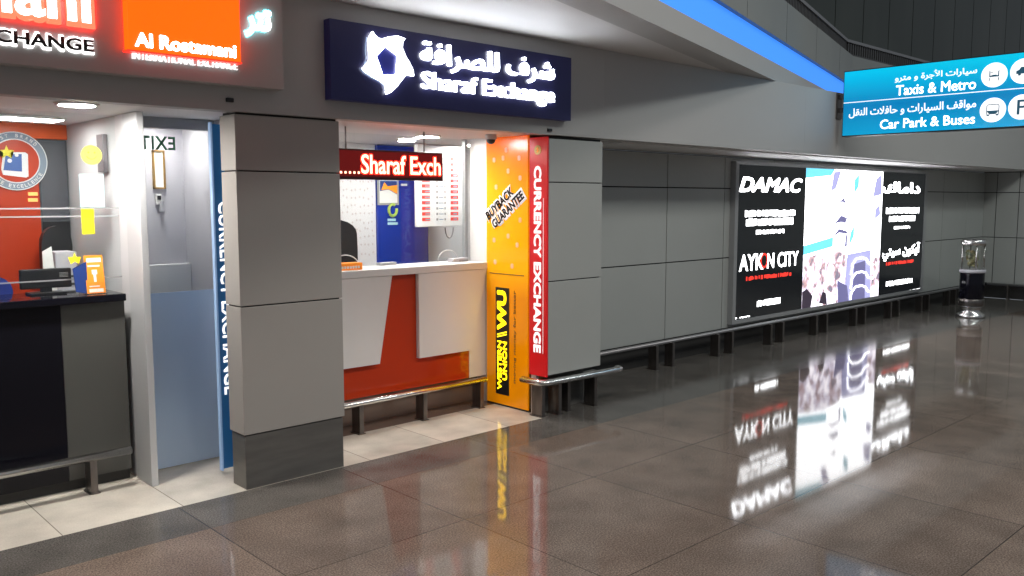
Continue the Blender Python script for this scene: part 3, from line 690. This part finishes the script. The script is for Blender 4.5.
# ================================================================== GLASS DOOR
dr = thing('door_1', (2.25, 5.54, 0), 'glass door with a frosted blue lower half and reversed green letters', 'door'); dr['kind'] = 'structure'
B(1.985, 2.515, 5.538, 5.546, 1.16, 2.20).build('clear_pane', 'glass', dr)
B(1.985, 2.515, 5.536, 5.548, 0.012, 1.158).build('frosted_pane', 'frosted', dr)
m = B(1.98, 2.03, 5.52, 5.565, 0.0, 2.24, 0, 0.003); m.build('hinge_stile', 'frame', dr)
B(2.03, 2.515, 5.52, 5.565, 2.20, 2.268, 0, 0.003).build('top_rail', 'frame', dr)
a, b = P(139, 148, 5.536), P(174, 136, 5.536)
a = P(140, 149, 5.534); b = P(175, 137, 5.534)
text('exit_lettering', 'EXIT', (b.x, 5.534, a.z), -XP, ZP, b.x - a.x, b.z - a.z, 'green', dr, bold=0.02, depth=0.003, spacing=1.1, lift=0.0)
# in the corridor
a, b = P(151.5, 150, 6.045), P(165, 189, 6.045)
fr = thing('wall_frame', ((a.x + b.x) / 2, 6.04, b.z), 'narrow gold framed notice on the corridor wall behind the door', 'picture frame')
m = MB(); w = 0.011
m.box(a.x, b.x, 6.025, 6.048, b.z, b.z + w); m.box(a.x, b.x, 6.025, 6.048, a.z - w, a.z); m.box(a.x, a.x + w, 6.025, 6.048, b.z, a.z); m.box(b.x - w, b.x, 6.025, 6.048, b.z, a.z); m.build('frame', 'gold', fr)
B(a.x + w, b.x - w, 6.036, 6.046, b.z + w, a.z - w).build('sheet', 'paper', fr)
a, b = P(155, 194, 6.045), P(163, 212, 6.045)
ic = thing('intercom', ((a.x + b.x) / 2, 6.03, b.z), 'small white intercom handset under the framed notice', 'intercom')
B(a.x, b.x - 0.012, 6.02, 6.049, b.z + 0.05, a.z, 0, 0.005).build('body', 'white', ic)
B(a.x + 0.005, b.x - 0.02, 6.016, 6.02, a.z - 0.04, a.z - 0.012).build('display', 'blackmat', ic)
B(b.x - 0.03, b.x - 0.005, 6.005, 6.03, b.z, a.z - 0.05, 0, 0.006).build('handset', 'lilac', ic)
p = P(155, 262, 5.98)
tag(B(2.08, 2.515, 5.97, 6.045, 0.0, p.z - 0.02, 0, 0.006).build('storage_box', 'wall_white'), 'plain white low cupboard against the corridor back wall', 'cupboard')
# vertical blue light box
lb = thing('lightbox_sign', (2.44, 5.2, 0.03), 'tall narrow blue light box with white letters squeezed behind the wide pillar', 'sign')
B(2.340, 2.66, 5.17, 5.199, 0.04, 2.215, 0, 0.003).build('light_box', 'lightbox', lb)
B(2.328, 2.339, 5.165, 5.199, 0.03, 2.225).build('edge_trim', 'lightboxedge', lb)
text('lettering', 'CURRENCY EXCHANGE', (2.362, 5.17, 1.74), -ZP, XP, 1.22, 0.08, 'teal_white', lb, bold=0.015, depth=0.006)

# ================================================================== RIGHT KIOSK
c = thing('counter', (3.9, 5.7, 0), 'white topped counter with a red front and two white angled panels', 'counter')
B(2.66, 4.893, 5.50, 5.86, 1.165, 1.222, 0, 0.006).build('worktop', 'white', c)
RX = P(469, 370, 5.55).x
B(2.66, RX, 5.55, 5.80, 0.235, 1.163).build('front_panel', 'red_gloss', c)
o = B(RX, 4.912, 5.545, 5.80, 0.235, 1.163).build('end_panel', 'white', c); o['label'] = 'white end panel'
B(2.66, 4.912, 5.66, 5.80, 0, 0.233).build('plinth', 'brownglass', c)
def cq(pts, Y): return [(P(x, y, Y).x, Y, min(1.163, P(x, y, Y).z)) for x, y in pts]
q = cq([(342, 274), (392, 274), (380, 365), (345, 371)], 5.505); q[0] = (3.0, 5.505, 1.163); q[3] = (3.0, 5.505, 0.49); q[2] = (q[2][0], 5.505, 0.485); q[1] = (q[1][0], 5.505, 1.163)
MB().prism(q, YP, 0.044).build('angled_panel', 'white', c)
q = cq([(418.5, 272), (488, 262), (472, 351), (419.6, 358)], 5.505)
q = [(q[0][0], 5.505, 1.163), (4.89, 5.505, 1.163), (q[2][0], 5.505, 0.48), (q[3][0], 5.505, 0.48)]
MB().prism(q, YP, 0.039).build('angled_panel', 'white', c)
# glass screen with arched openings
g = thing('glass_screen', (3.9, 5.72, 1.222), 'clear glass screen on the white counter with arched hatch rims', 'screen')
B(2.66, 4.86, 5.765, 5.771, 1.224, 2.268).build('pane', 'glass', g)
m = B(4.86, 4.89, 5.75, 5.79, 1.224, 2.268); m.build('post', 'frame', g)
m = MB()
for (cx_, w_) in ((P(448, 262, 5.757).x, 0.11), (P(345, 262, 5.757).x, 0.13)):
    m.tube([(cx_ + w_ * math.cos(a), 5.757, 1.224 + 0.10 * math.sin(a)) for a in [math.pi * i / 14 for i in range(15)]], 0.004, 8)
m.build('hatch_rim', 'whiteprint', g)
# ticker
TY = 5.30
a, b = P(339, 148, TY), P(443, 181, TY); a2 = P(443, 153, TY)
tk = thing('ticker_sign', (3.7, TY, b.z), 'red LED ticker sign hanging above the white counter', 'sign')
B(3.05, b.x, TY, TY + 0.07, b.z, a2.z, 0, 0.004).build('housing', principled('dark_housing', (0.06, 0.02, 0.02), 0.35), tk)
B(3.07, b.x - 0.015, TY - 0.003, TY, b.z + 0.02, a2.z - 0.012).build('display', 'led_box', tk)
l0, l1 = P(361, 172, TY), P(440, 176, TY)
for nm, bo, mt, lf_, e in (('halo_lettering', 0.05, 'led_red', 0.003, 0.006), ('lettering', 0.010, 'led', 0.006, 0)):
    wtext(nm, 'Sharaf Exch', l0.x - e, l1.x + e, b.z + 0.042 - e, a2.z - 0.036 + e, TY, mt, tk, bold=bo, depth=0.003, lift=lf_)
m = MB()
for xx in range(5):
    px_ = l0.x - 0.022 - xx * 0.037; m.box(px_ - 0.008, px_ + 0.008, TY - 0.008, TY - 0.003, b.z + 0.04, b.z + 0.056, 0, 0.003)
m.build('led_dots', 'led', tk)
for xx in (3.4, 4.1): MB().tube([(xx, TY + 0.035, a2.z - 0.005), (xx, TY + 0.035, 2.27)], 0.006, 8).build('hanger', 'frame', tk)
# back wall
a, b = P(377, 143, 6.76), P(429, 262, 6.76)
tag(B(a.x, b.x, 6.765, 6.80, 0.0, 2.26, 0, 0.004).build('wall_panel', 'blue'), 'tall royal blue panel on the back wall of the white kiosk', 'panel')
# scattered print on white wall
m = MB(); rr = random.Random(3)
for i in range(11):
    for j in range(9):
        x = 4.25 + j * 0.045 + rr.uniform(-.01, .01); z = 1.25 + i * 0.075 + rr.uniform(-.015, .015)
        if x > a.x - 0.03: continue
        m.prism([(x + 0.008 * math.cos(t_), 6.797, z + 0.010 * math.sin(t_)) for t_ in (0.3, 1.8, 3.2, 4.9)], YP, 0.003)
o = m.build('wall_decal', principled('faint_decal', (0.60, 0.53, 0.53), 0.6)); tag(o, 'faint scattered currency sign pattern on the white back wall', 'decal'); o['kind'] = 'stuff'
PY = 6.755
a, b = P(377.5, 178, PY), P(399, 205, PY)
po = thing('poster', ((a.x + b.x) / 2, PY, b.z), 'small orange and white framed poster on the blue panel', 'poster')
B(a.x, b.x, PY, PY + 0.009, b.z, a.z).build('frame', 'greyprint', po)
B(a.x + 0.02, b.x - 0.02, PY - 0.003, PY, b.z + 0.02, a.z - 0.02).build('sheet', 'paper', po)
m = MB(); u = lambda f, g_: (a.x + (b.x - a.x) * f, PY - 0.005, b.z + (a.z - b.z) * g_)
m.prism([u(.1, .52), u(.5, .58), u(.9, .40), u(.9, .9), u(.1, .9)], YP, 0.002); m.build('print_block', 'blueprint', po)
m = MB(); m.prism([(q_[0], q_[1] - 0.002, q_[2]) for q_ in (u(.15, .56), u(.5, .6), u(.9, .42), u(.9, .75), u(.45, .7), u(.3, .85))], YP, 0.002); m.build('orange_print', 'orangeprint', po)
p = P(393, 210, PY)
st = thing('sticker', (p.x, PY, p.z - 0.1), 'green round logo sticker with white words on the blue panel', 'sticker')
m = MB(); m.tube([(p.x + 0.045 * math.cos(t_), PY + 0.004, p.z + 0.055 * math.sin(t_)) for t_ in [math.radians(60 + 15 * i) for i in range(22)]], 0.014, 8); m.build('ring', 'limeprint', st)
p2 = P(392, 222, PY)
wtext('lettering', 'Lulu\nRemit', p2.x - 0.045, p2.x + 0.065, p2.z - 0.03, p2.z + 0.03, PY + 0.006, 'screenblue', st, bold=0.03, depth=0.003) if False else None
m = MB()
for row in (0, 1):
    for i in range(4 if row == 0 else 5):
        x = p2.x - 0.045 + i * 0.024; m.box(x, x + 0.017, PY, PY + 0.009, p2.z + 0.008 - row * 0.035, p2.z + 0.032 - row * 0.035)
m.build('lettering', 'screenblue', st)
a = P(403, 185, PY); tag(B(a.x - 0.02, a.x + 0.05, PY, PY + 0.009, a.z - 0.008, a.z + 0.012, 0, 0.002).build('label_plate', 'whiteprint'), 'small white label plate high on the blue panel', 'label')
# rate board
RY = 6.40
a, b = P(417, 148, RY), P(463, 226, RY)
rb = thing('rate_board', ((a.x + b.x) / 2, RY, b.z), 'white currency rate board with rows of red digits', 'board')
B(a.x, b.x, RY, RY + 0.05, b.z, 2.262, 0, 0.008).build('panel', 'white', rb)
W_, H_ = b.x - a.x, 2.262 - b.z
m = MB(); n_ = MB(); g_ = MB()
for i in range(12):
    z = b.z + 0.055 + i * 0.0515
    m.box(a.x + 0.05, a.x + 0.05 + W_ * 0.17, RY - 0.002, RY, z, z + 0.030); m.box(b.x - 0.06 - W_ * 0.17, b.x - 0.06, RY - 0.002, RY, z, z + 0.030)
    n_.box(a.x + W_ * 0.40, a.x + W_ * 0.44, RY - 0.002, RY, z + 0.003, z + 0.024); n_.box(a.x + W_ * 0.58, a.x + W_ * 0.61, RY - 0.002, RY, z + 0.003, z + 0.024)
    g_.box(a.x + W_ * 0.46, a.x + W_ * 0.56, RY - 0.002, RY, z + 0.008, z + 0.016); g_.box(a.x + W_ * 0.16, a.x + W_ * 0.26, RY - 0.004, RY - 0.002, z + 0.008, z + 0.02); g_.box(b.x - W_ * 0.22, b.x - W_ * 0.14, RY - 0.004, RY - 0.002, z + 0.008, z + 0.02)
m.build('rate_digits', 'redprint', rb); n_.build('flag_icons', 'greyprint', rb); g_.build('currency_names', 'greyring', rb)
cb = MB(); p = P(450, 228, RY + 0.02)
cb.tube([(p.x + 0.05 * math.sin(t_ * math.pi / 10 - math.pi / 2), RY + 0.03, p.z + 0.005 - 0.10 * math.sin(t_ * math.pi / 10)) for t_ in range(11)], 0.006, 8)
tag(cb.build('cable', 'greyprint'), 'grey cable loop hanging under the rate board', 'cable')
# things on the white counter
p = P(354, 220, 6.12); office_chair(p.x - 0.17, 6.12, p.z + 0.005, 0.42, 'blackmat', 'black high-backed chair behind the white counter by the pillar')
a = P(361, 263, 5.58)
ob = thing('card_box', (a.x - 0.12, 5.6, 1.222), 'flat orange box with white lettering on the white counter', 'box')
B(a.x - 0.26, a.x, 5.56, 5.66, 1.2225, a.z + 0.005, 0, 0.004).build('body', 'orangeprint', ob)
m = MB()
for i in range(9): m.box(a.x - 0.235 + i * 0.024, a.x - 0.218 + i * 0.024, 5.557, 5.56, 1.235, 1.253)
m.build('lettering', 'whiteprint', ob)
p = P(459, 262, 5.70)
ct = thing('card_terminal', (p.x, 5.72, 1.222), 'small pale card terminal on the white counter near its grey post', 'terminal')
MB().prism([(p.x - 0.09, 5.67, 1.2225), (p.x + 0.08, 5.67, 1.2225), (p.x + 0.08, 5.67, 1.258), (p.x - 0.09, 5.67, 1.25)], YP, 0.075).build('body', 'lilac', ct)
B(p.x - 0.02, p.x + 0.07, 5.665, 5.67, 1.228, 1.240).build('slot', 'greyprint', ct)
# pen tray left
a = P(379, 262, 5.80); tag(B(a.x, a.x + 0.16, 5.78, 5.84, 1.2225, 1.245, 0, 0.005).build('document_tray', 'lilac'), 'low pale tray on the counter in front of the blue panel', 'tray')
# dome camera
cc = thing('dome_camera', (4.66, 5.19, 2.19), 'white dome security camera under the ceiling beside the orange panel', 'camera')
MB().lathe([(0.001, 0.08), (0.045, 0.08), (0.047, 0.045), (0.038, 0.04)], (4.66, 5.19, 2.19)).build('housing', 'bulb', cc)
MB().lathe([(0.036, 0.042), (0.033, 0.022), (0.02, 0.008), (0.0001, 0.002)], (4.66, 5.19, 2.19)).build('dome', 'blackmat', cc)

# ================================================================== ORANGE PANEL AND RED BANNER
op = thing('lightbox_sign', (4.9, 5.26, 0), 'tall orange and yellow lit panel with a slanted slogan and a black upright label', 'sign')
B(4.895, 4.913, 5.005, 5.512, 0.015, 2.268, 0, 0.003).build('face', 'wu', op)
B(4.90, 4.913, 5.0, 5.513, 0.0, 0.014).build('base_strip', 'blackmat', op)
B(4.891, 4.895, 5.05, 5.47, 1.128, 1.136).build('seam_strip', 'brownprint', op)
OX = 4.893
def ot(name, body, y0, z0, ux, uz, w, h, mat, x=OX, **kw): return text(name, body, (x, y0, z0), ux, uz, w, h, mat, op, **kw)
# diagonal slogan: runs up to the viewer's right
ang = math.radians(36); ux = Vector((0, -math.cos(ang), math.sin(ang))); uz = Vector((0, math.sin(ang), math.cos(ang)))
a = atx(489.5, 219, 4.893); b = atx(492, 229, 4.893)
A_ = atx(490, 222, OX); Bq = atx(520, 190, OX)
l = ((Bq.y - A_.y) ** 2 + (Bq.z - A_.z) ** 2) ** 0.5; ux = Vector((0, Bq.y - A_.y, Bq.z - A_.z)).normalized(); uz = Vector((0, -ux.z, ux.y)) * -1
if uz.z < 0: uz = -uz
l *= 0.98
base = Vector((OX, A_.y, A_.z))
for (off, body, s0, ww) in ((0.015, 'BUYBACK', 0.0, l * 0.86), (-0.085, 'GUARANTEE', 0.02, l)):
    o1 = base + ux * s0 + uz * off
    text('slogan_shadow', body, o1 + ux * -0.012 + uz * -0.020, ux, uz, ww + 0.026, 0.115, 'bannerwhite', op, bold=0.11, depth=0.003)
    text('slogan_lettering', body, o1, ux, uz, ww, 0.078, 'blackmat', op, fat=0.03, depth=0.003, lift=0.004)
m = MB()
for (x, y) in ((494, 160), (506, 150), (519, 158), (508, 171), (496, 187), (520, 220), (508, 236), (494, 240), (517, 245), (495, 262), (512, 266), (520, 178), (503, 158)):
    p = atx(x, y, OX); r = 0.022
    m.prism([(OX - 0.001, p.y + r * math.cos(i * math.pi / 4) * (1 if i % 2 else .7), p.z + r * math.sin(i * math.pi / 4)) for i in range(8)], XP, 0.003)
m.build('printed_coins', 'pinkprint', op)
a = atx(496, 287, OX); b = atx(509, 396, OX)
B(4.889, 4.895, b.y, a.y, b.z, a.z).build('black_label', 'blackmat', op)
BW = a.y - b.y; BH = a.z - b.z; LX = 4.888
ot('lower_lettering', 'WESTERN', a.y - BW * 0.47, b.z + 0.04, ZP, YP, BH * 0.46, BW * 0.32, 'yellow_glow', x=LX, fat=0.02)
ot('middle_lettering', 'UNION', b.y + BW * 0.12, b.z + 0.13, ZP, YP, BH * 0.36, BW * 0.32, 'yellow_glow', x=LX, fat=0.02)
ot('logo_lettering', 'WU', b.y + BW * 0.16, b.z + BH * 0.605, ZP, YP, BH * 0.37, BW * 0.70, 'yellow_glow', x=LX, fat=0.05)
m = MB()
for i in range(2):
    z = b.z + BH * (0.545 + i * 0.022); m.prism([(LX - 0.003, b.y + BW * .14, z + .02), (LX - 0.003, b.y + BW * .14, z + .032), (LX - 0.003, a.y - BW * .14, z + .0), (LX - 0.003, a.y - BW * .14, z - .012)], XP, 0.003)
m.build('logo_slashes', 'yellow_glow', op)
p = atx(515, 350, OX); ot('small_lettering', 'moving money for better', p.y - 0.015, 0.22, ZP, YP, 0.78, 0.035, 'brownprint', depth=0.002, bold=0.01)
rb = thing('banner_sign', (4.90, 4.89, 0.33), 'tall narrow red banner with white downward lettering on the pillar side', 'sign')
B(4.897, 4.913, 4.792, 4.992, 0.325, 2.245, 0, 0.003).build('face', 'red_banner', rb)
a, b = atx(533, 166, 4.897), atx(533, 352, 4.897)
text('lettering', 'CURRENCY EXCHANGE', (4.897, 4.940, a.z), -ZP, -YP, a.z - b.z, 0.085, 'bannerwhite', rb, fat=0.045, depth=0.003)
B(4.894, 4.897, 4.830, 4.834, b.z - 0.0, b.z + 1.25).build('rule_line', 'bannerwhite', rb)
p = atx(538, 150, 4.897); m = MB(); m.prism([(4.893, p.y + 0.038 * math.cos(i * math.pi / 12), p.z + 0.038 * math.sin(i * math.pi / 12)) for i in range(24)], XP, 0.004); m.build('coin_logo', 'gold', rb)
text('coin_lettering', '$', (4.893, p.y + 0.012, p.z - 0.02), -YP, ZP, 0.024, 0.04, 'orangeprint', rb, depth=0.002)

# ================================================================== BILLBOARD
BY = 5.44
a, b = P(735, 160, BY), P(925, 290, BY); a2, b2 = P(732, 325, BY), P(925, 172, BY)
X0, X1, Z0, Z1 = (a.x + a2.x) / 2 - 0.0, (b.x + b2.x) / 2, (a2.z + b.z) / 2, (a.z + b2.z) / 2
bb = thing('billboard', ((X0 + X1) / 2, BY, Z0), 'wide lit billboard with a bright city picture between two black text panels', 'billboard')
fw = 0.065
m = MB(); m.box(X0 + fw, X1 - fw * 1.4, BY - 0.01, 5.499, Z0, Z0 + fw * .7); m.box(X0 + fw, X1 - fw * 1.4, BY - 0.01, 5.499, Z1 - fw * .6, Z1)
m.box(X0, X0 + fw, BY - 0.01, 5.499, Z0, Z1); m.box(X1 - fw * 1.4, X1, BY - 0.01, 5.499, Z0, Z1)
m.build('frame', 'frame', bb)
xa, xb = P(803.5, 250, BY).x, P(880, 250, BY).x
FX0, FX1, FZ0, FZ1 = X0 + fw, X1 - fw * 1.4, Z0 + fw * .7, Z1 - fw * .6
for u0, u1 in ((FX0, xa), (xb, FX1)): B(u0, u1, BY, 5.49, FZ0, FZ1).build('dark_poster', 'screen_black', bb)
FH = FZ1 - FZ0; FWd = xb - xa
B(xa, xb, BY, 5.49, FZ0, FZ1).build('picture', 'screen_white', bb)
uv = lambda u, v, k=1: (xa + FWd * u, BY - 0.002 * k, FZ0 + FH * v)
def art(name, polys, mat, k=1):
    for pl in polys: MB().prism([uv(u, v, k) for u, v in pl], YP, 0.002).build(name, mat, bb)
art('city_print', [[(0, 0), (0.56, 0), (0.56, .3), (.50, .38), (.30, .40), (0, .36)], [(.85, 0), (1, 0), (1, .33), (.88, .30)]], 'city')
art('sea_print', [[(0, .385), (.35, .43), (.35, .50), (0, .45)], [(0, .93), (.30, .955), (.34, 1.0), (0, 1.0)], [(.56, .42), (.62, .5), (.62, .58), (.57, .52)], [(.60, .82), (.66, .88), (.66, .97), (.60, .93)]], 'screen_cyan')
art('tower_print', [[(.52, 0), (.88, 0), (.86, .38), (.54, .36)], [(.30, .84), (.36, .86), (.42, .99), (.33, .98)], [(.90, .62), (.98, .66), (.96, .74), (.90, .70)], [(.86, .80), (.99, .82), (.97, .98), (.9, .94)]], 'screen_lilac', 2)
art('tower_core_print', [[(.62, 0), (.80, 0), (.79, .30), (.64, .28)], [(.44, 0), (.58, 0), (.55, .12), (.42, .17)]], 'screen_slate', 3)
art('shadow_print', [[(0, 0), (.10, 0), (.12, .08), (.05, .14), (0, .12)], [(.2, .02), (.3, .0), (.28, .09), (.24, .1)]], 'screen_dark', 3)
art('arch_print', [[(.36, .60), (.44, .66), (.52, .64), (.50, .60), (.44, .61)], [(.40, .76), (.47, .79), (.50, .74), (.46, .76)], [(.34, .50), (.42, .56), (.52, .54), (.52, .52), (.42, .53)], [(.50, .42), (.53, .42), (.53, .55), (.51, .5)]], 'screen_slate', 2)
m = MB()
for v in (.06, .17, .28):
    pts = [(.60, v - .08), (.61, v), (.66, v + .04), (.74, v + .045), (.80, v + .03), (.84, v - .01), (.90, v - .02)]
    m.tube([uv(u, max(0.01, w), 4) for u, w in pts], 0.014, 6)
m.build('balcony_lines', 'screen_white', bb)
LB = BY - 0.0
def bt(body, x0, y0, x1, y1, yt0, yt1, mat, bold=0.02, nm='lettering', shear=0.0, **k):
    l, r = P(x0, y0, BY), P(x1, y1, BY); t0, t1 = P(x0, yt0, BY), P(x1, yt1, BY)
    return wtext(nm, body, l.x, r.x, (l.z + r.z) / 2, (t0.z + t1.z) / 2, BY, mat, bb, bold=bold, depth=0.004, shear=shear, **k)
bt('DAMAC', 739, 193, 802, 192, 178, 177, 'screen_white', 0.0, shear=0.3, fat=0.03)
bt('AYK', 739, 271, 763, 270, 254, 254, 'screen_white', 0.012)
bt('O', 760, 268.5, 767.5, 268, 253, 253, 'screen_red', 0.0, 'red_lettering')
bt('N CITY', 767, 269, 798, 265, 253, 251, 'screen_white', 0.012)
def bars(name, rows, mat):
    rr = random.Random(5)
    for (x0, x1, yb, yt) in rows:
        m = MB()
        l, r = P(x0, (yb[0]), BY), P(x1, yb[1], BY); t = P(x0, yt[0], BY)
        z0, z1 = (l.z + r.z) / 2, (P(x0, yt[0], BY).z + P(x1, yt[1], BY).z) / 2
        x = l.x
        while x < r.x - 0.01:
            w = rr.uniform(0.030, 0.055) * (z1 - z0) / 0.09; m.box(x, min(r.x, x + w), BY - 0.003, BY, z0 + (rr.random() < .3) * 0.008, z1 - (rr.random() < .3) * 0.008)
            x += w + (0.004 if rr.random() < .85 else 0.03)
        m.build(name, mat, bb)
bars('small_lettering', [(745, 795, (217, 216), (210.5, 209.5)), (746, 793, (226, 224.5), (218.5, 218)), (756, 784, (234.5, 233), (230, 229)), (757, 780, (306, 304), (300, 298)), (732, 750, (319, 317.5), (317.8, 316))], 'screen_white')
bars('red_small_lettering', [(746, 791, (280.5, 276), (276, 272.5))], 'screen_red')
bt(arabic('داماك'), 882, 194, 920, 193, 182, 182, 'screen_white', 0, fat=0.04)
bt(arabic('آيكون سيتي'), 882, 262, 919, 257, 245, 242, 'screen_white', 0, fat=0.03)
bars('small_lettering', [(886, 919, (214, 213), (208, 207)), (889, 915, (221.5, 221), (216, 215.5)), (894, 910, (229, 228.5), (226, 226)), (886, 912, (286, 283), (281, 278.5)), (910, 920, (290.3, 290), (289, 289))], 'screen_white')
bars('red_small_lettering', [(886, 914, (265.5, 262.5), (262, 259.5))], 'screen_red')

# ================================================================== BIN
bx_, by_ = 13.85, 4.64
bn = thing('litter_bin', (bx_, by_, 0), 'cylindrical litter bin with clear upper part and black body by the end wall', 'bin')
MB().lathe([(0.20, 0), (0.205, 0.012), (0.19, 0.05), (0.14, 0.075), (0.14, 0.15), (0.17, 0.17)], (bx_, by_, 0)).build('foot', 'steel', bn)
MB().lathe([(0.17, 0.17), (0.178, 0.18), (0.178, 0.27), (0.17, 0.28)], (bx_, by_, 0)).build('lower_ring', 'darksteel', bn)
MB().lathe([(0.165, 0.28), (0.168, 0.29), (0.168, 0.66), (0.165, 0.67)], (bx_, by_, 0)).build('body', 'black', bn)
MB().lathe([(0.170, 0.67), (0.180, 0.675), (0.180, 0.715), (0.170, 0.72)], (bx_, by_, 0)).build('collar', 'lilac', bn)
MB().lathe([(0.160, 0.72), (0.162, 1.08), (0.158, 1.08), (0.156, 0.722)], (bx_, by_, 0)).build('clear_shell', 'acrylic', bn)
m = MB(); rr = random.Random(2)
for i in range(22):
    m.lathe([(0.001, -0.03), (0.03, -0.015), (0.04, 0.02), (0.02, 0.05), (0.001, 0.055)], (bx_ + rr.uniform(-.07, .07), by_ + rr.uniform(-.07, .07), 0.765 + rr.uniform(0, .20)), seg=7, smooth=False)
o = m.build('litter', 'litter', bn); o['kind'] = 'stuff'
m = MB()
for i in range(4):
    a_ = i * math.pi / 2 + 0.6; m.tube([(bx_ + 0.15 * math.cos(a_), by_ + 0.15 * math.sin(a_), 0.72), (bx_ + 0.15 * math.cos(a_), by_ + 0.15 * math.sin(a_), 1.08)], 0.012, 8)
m.build('upright', 'steel', bn)
MB().lathe([(0.168, 1.08), (0.176, 1.09), (0.176, 1.14), (0.16, 1.165), (0.10, 1.17), (0.09, 1.15), (0.001, 1.14)], (bx_, by_, 0)).build('lid', 'steel', bn)

# ================================================================== TEAL DIRECTION SIGN
DX = 9.6
a, b = atx(845, 72, DX), atx(845, 137, DX); c_, d_ = atx(1024, 53, DX), atx(1024, 120, DX)
YL, YR = a.y, 2.05; ZT, ZB = (a.z + c_.z) / 2, (b.z + d_.z) / 2 - 0.02
ds = thing('direction_sign', (DX, (YL + YR) / 2, ZB), 'teal direction sign with two rows of white text and round pictograms', 'sign')
B(DX + 0.002, DX + 0.13, YR - 0.012, YL + 0.012, ZB - 0.012, ZT + 0.012, 0, 0.006).build('housing', 'blackmat', ds)
B(DX - 0.004, DX + 0.002, YR, YL, ZB, ZT).build('face', 'teal', ds)
zm = (atx(845, 104, DX).z + atx(1024, 87, DX).z) / 2
B(DX - 0.006, DX - 0.003, YR, YL, zm - 0.004, zm + 0.004).build('divider', 'teal_white', ds)
m = MB(); m.box(DX + 0.04, DX + 0.09, YL + 0.012, 4.775, 2.75, 2.80); m.box(DX + 0.04, DX + 0.09, YL + 0.012, 4.775, 2.9, 2.95); m.box(DX + 0.0, DX + 0.13, 4.755, 4.772, 2.68, 2.97)
m.build('wall_bracket', 'darksteel', ds)
def dt(nm, body, x0, yb0, x1, yb1, yt0, yt1, bold, **k):
    p, q = atx(x0, yb0, DX), atx(x1, yb1, DX); r, s_ = atx(x0, yt0, DX), atx(x1, yt1, DX)
    text(nm, body, (DX - 0.004, p.y, (p.z + q.z) / 2), -YP, ZP, p.y - q.y, (r.z + s_.z) / 2 - (p.z + q.z) / 2, 'teal_white', ds, bold=bold, depth=0.003, **k)
dt('english_lettering', 'Taxis & Metro', 896, 95.5, 976, 89.5, 84.5, 79.5, 0, fat=0.012)
dt('english_lettering', 'Car Park & Buses', 880, 129.5, 975, 123.5, 119, 114.5, 0, fat=0.012)
dt('arabic_lettering', arabic('سيارات الأجرة و مترو'), 895, 83, 977, 75, 73, 66.5, 0.018)
dt('arabic_lettering', arabic('مواقف السيارات و حافلات النقل'), 849, 118, 976, 110.5, 107, 101, 0.018)
def sd(mb, y, z, pts, mi=0): mb.prism([(DX - 0.009, y - u * 0.12, z + v * 0.12) for u, v in pts], XP, 0.002, mi)
rows = ((atx(994.5, 75, DX), atx(1024, 71, DX)), (atx(993, 110, DX), atx(1022, 107, DX)))
def circle_icon(c0, nm, build):
    m = MB(); m.prism([(DX - 0.007, c0.y + 0.122 * math.cos(i * math.pi / 20), c0.z + 0.122 * math.sin(i * math.pi / 20)) for i in range(40)], XP, 0.003)
    o = m.build('pictogram_disc', 'teal_white', ds)
    g = MB(); build(g, c0); g.build(nm, 'darkteal', o)
def ic_metro(g, c):
    f = lambda pts: sd(g, c.y, c.z, pts)
    f([(-.38, -.15), (-.30, -.15), (-.30, .30), (-.38, .40)]); f([(.38, -.15), (.30, -.15), (.30, .30), (.38, .40)])
    f([(-.30, -.15), (.30, -.15), (.30, -.05), (.12, .02), (-.12, .02), (-.30, -.05)])
    f([(-.42, -.5), (-.36, -.5), (-.28, -.2), (-.34, -.2)]); f([(.42, -.5), (.36, -.5), (.28, -.2), (.34, -.2)]); f([(-.25, .22), (-.1, .15), (-.1, .2), (-.25, .28)])
def ic_bus(g, c):
    f = lambda pts: sd(g, c.y, c.z, pts)
    f([(-.5, .35), (-.38, .48), (.38, .48), (.5, .35), (.44, .35), (.36, .42), (-.36, .42), (-.44, .35)])
    f([(-.5, .35), (-.44, .35), (-.44, -.35), (-.5, -.35)]); f([(.5, .35), (.44, .35), (.44, -.35), (.5, -.35)])
    f([(-.44, -.05), (.44, -.05), (.44, -.12), (.25, -.35), (-.25, -.35), (-.44, -.12)])
    f([(-.46, -.35), (-.25, -.35), (-.25, -.48), (-.46, -.48)]); f([(.46, -.35), (.25, -.35), (.25, -.48), (.46, -.48)])
def ic_car(g, c):
    f = lambda pts: sd(g, c.y, c.z, pts)
    f([(-.55, -.2), (-.55, .05), (-.35, .12), (-.2, .35), (.25, .35), (.42, .12), (.55, .05), (.55, -.2)])
    f([(-.4, -.2), (-.2, -.2), (-.2, -.34), (-.4, -.34)]); f([(.4, -.2), (.2, -.2), (.2, -.34), (.4, -.34)])
def ic_p(g, c):
    f = lambda pts: sd(g, c.y, c.z, pts)
    f([(-.35, -.6), (-.15, -.6), (-.15, .6), (-.35, .6)]); f([(-.15, .42), (.15, .42), (.15, .6), (-.15, .6)]); f([(-.15, -.08), (.15, -.08), (.15, .1), (-.15, .1)])
    f([(.15, .6), (.32, .52), (.40, .26), (.32, 0), (.15, -.08), (.15, .1), (.2, .26), (.15, .42)])
circle_icon(rows[0][0], 'metro_icon', ic_metro); circle_icon(rows[0][1], 'taxi_icon', ic_car)
circle_icon(rows[1][0], 'bus_icon', ic_bus); circle_icon(rows[1][1], 'parking_icon', ic_p)
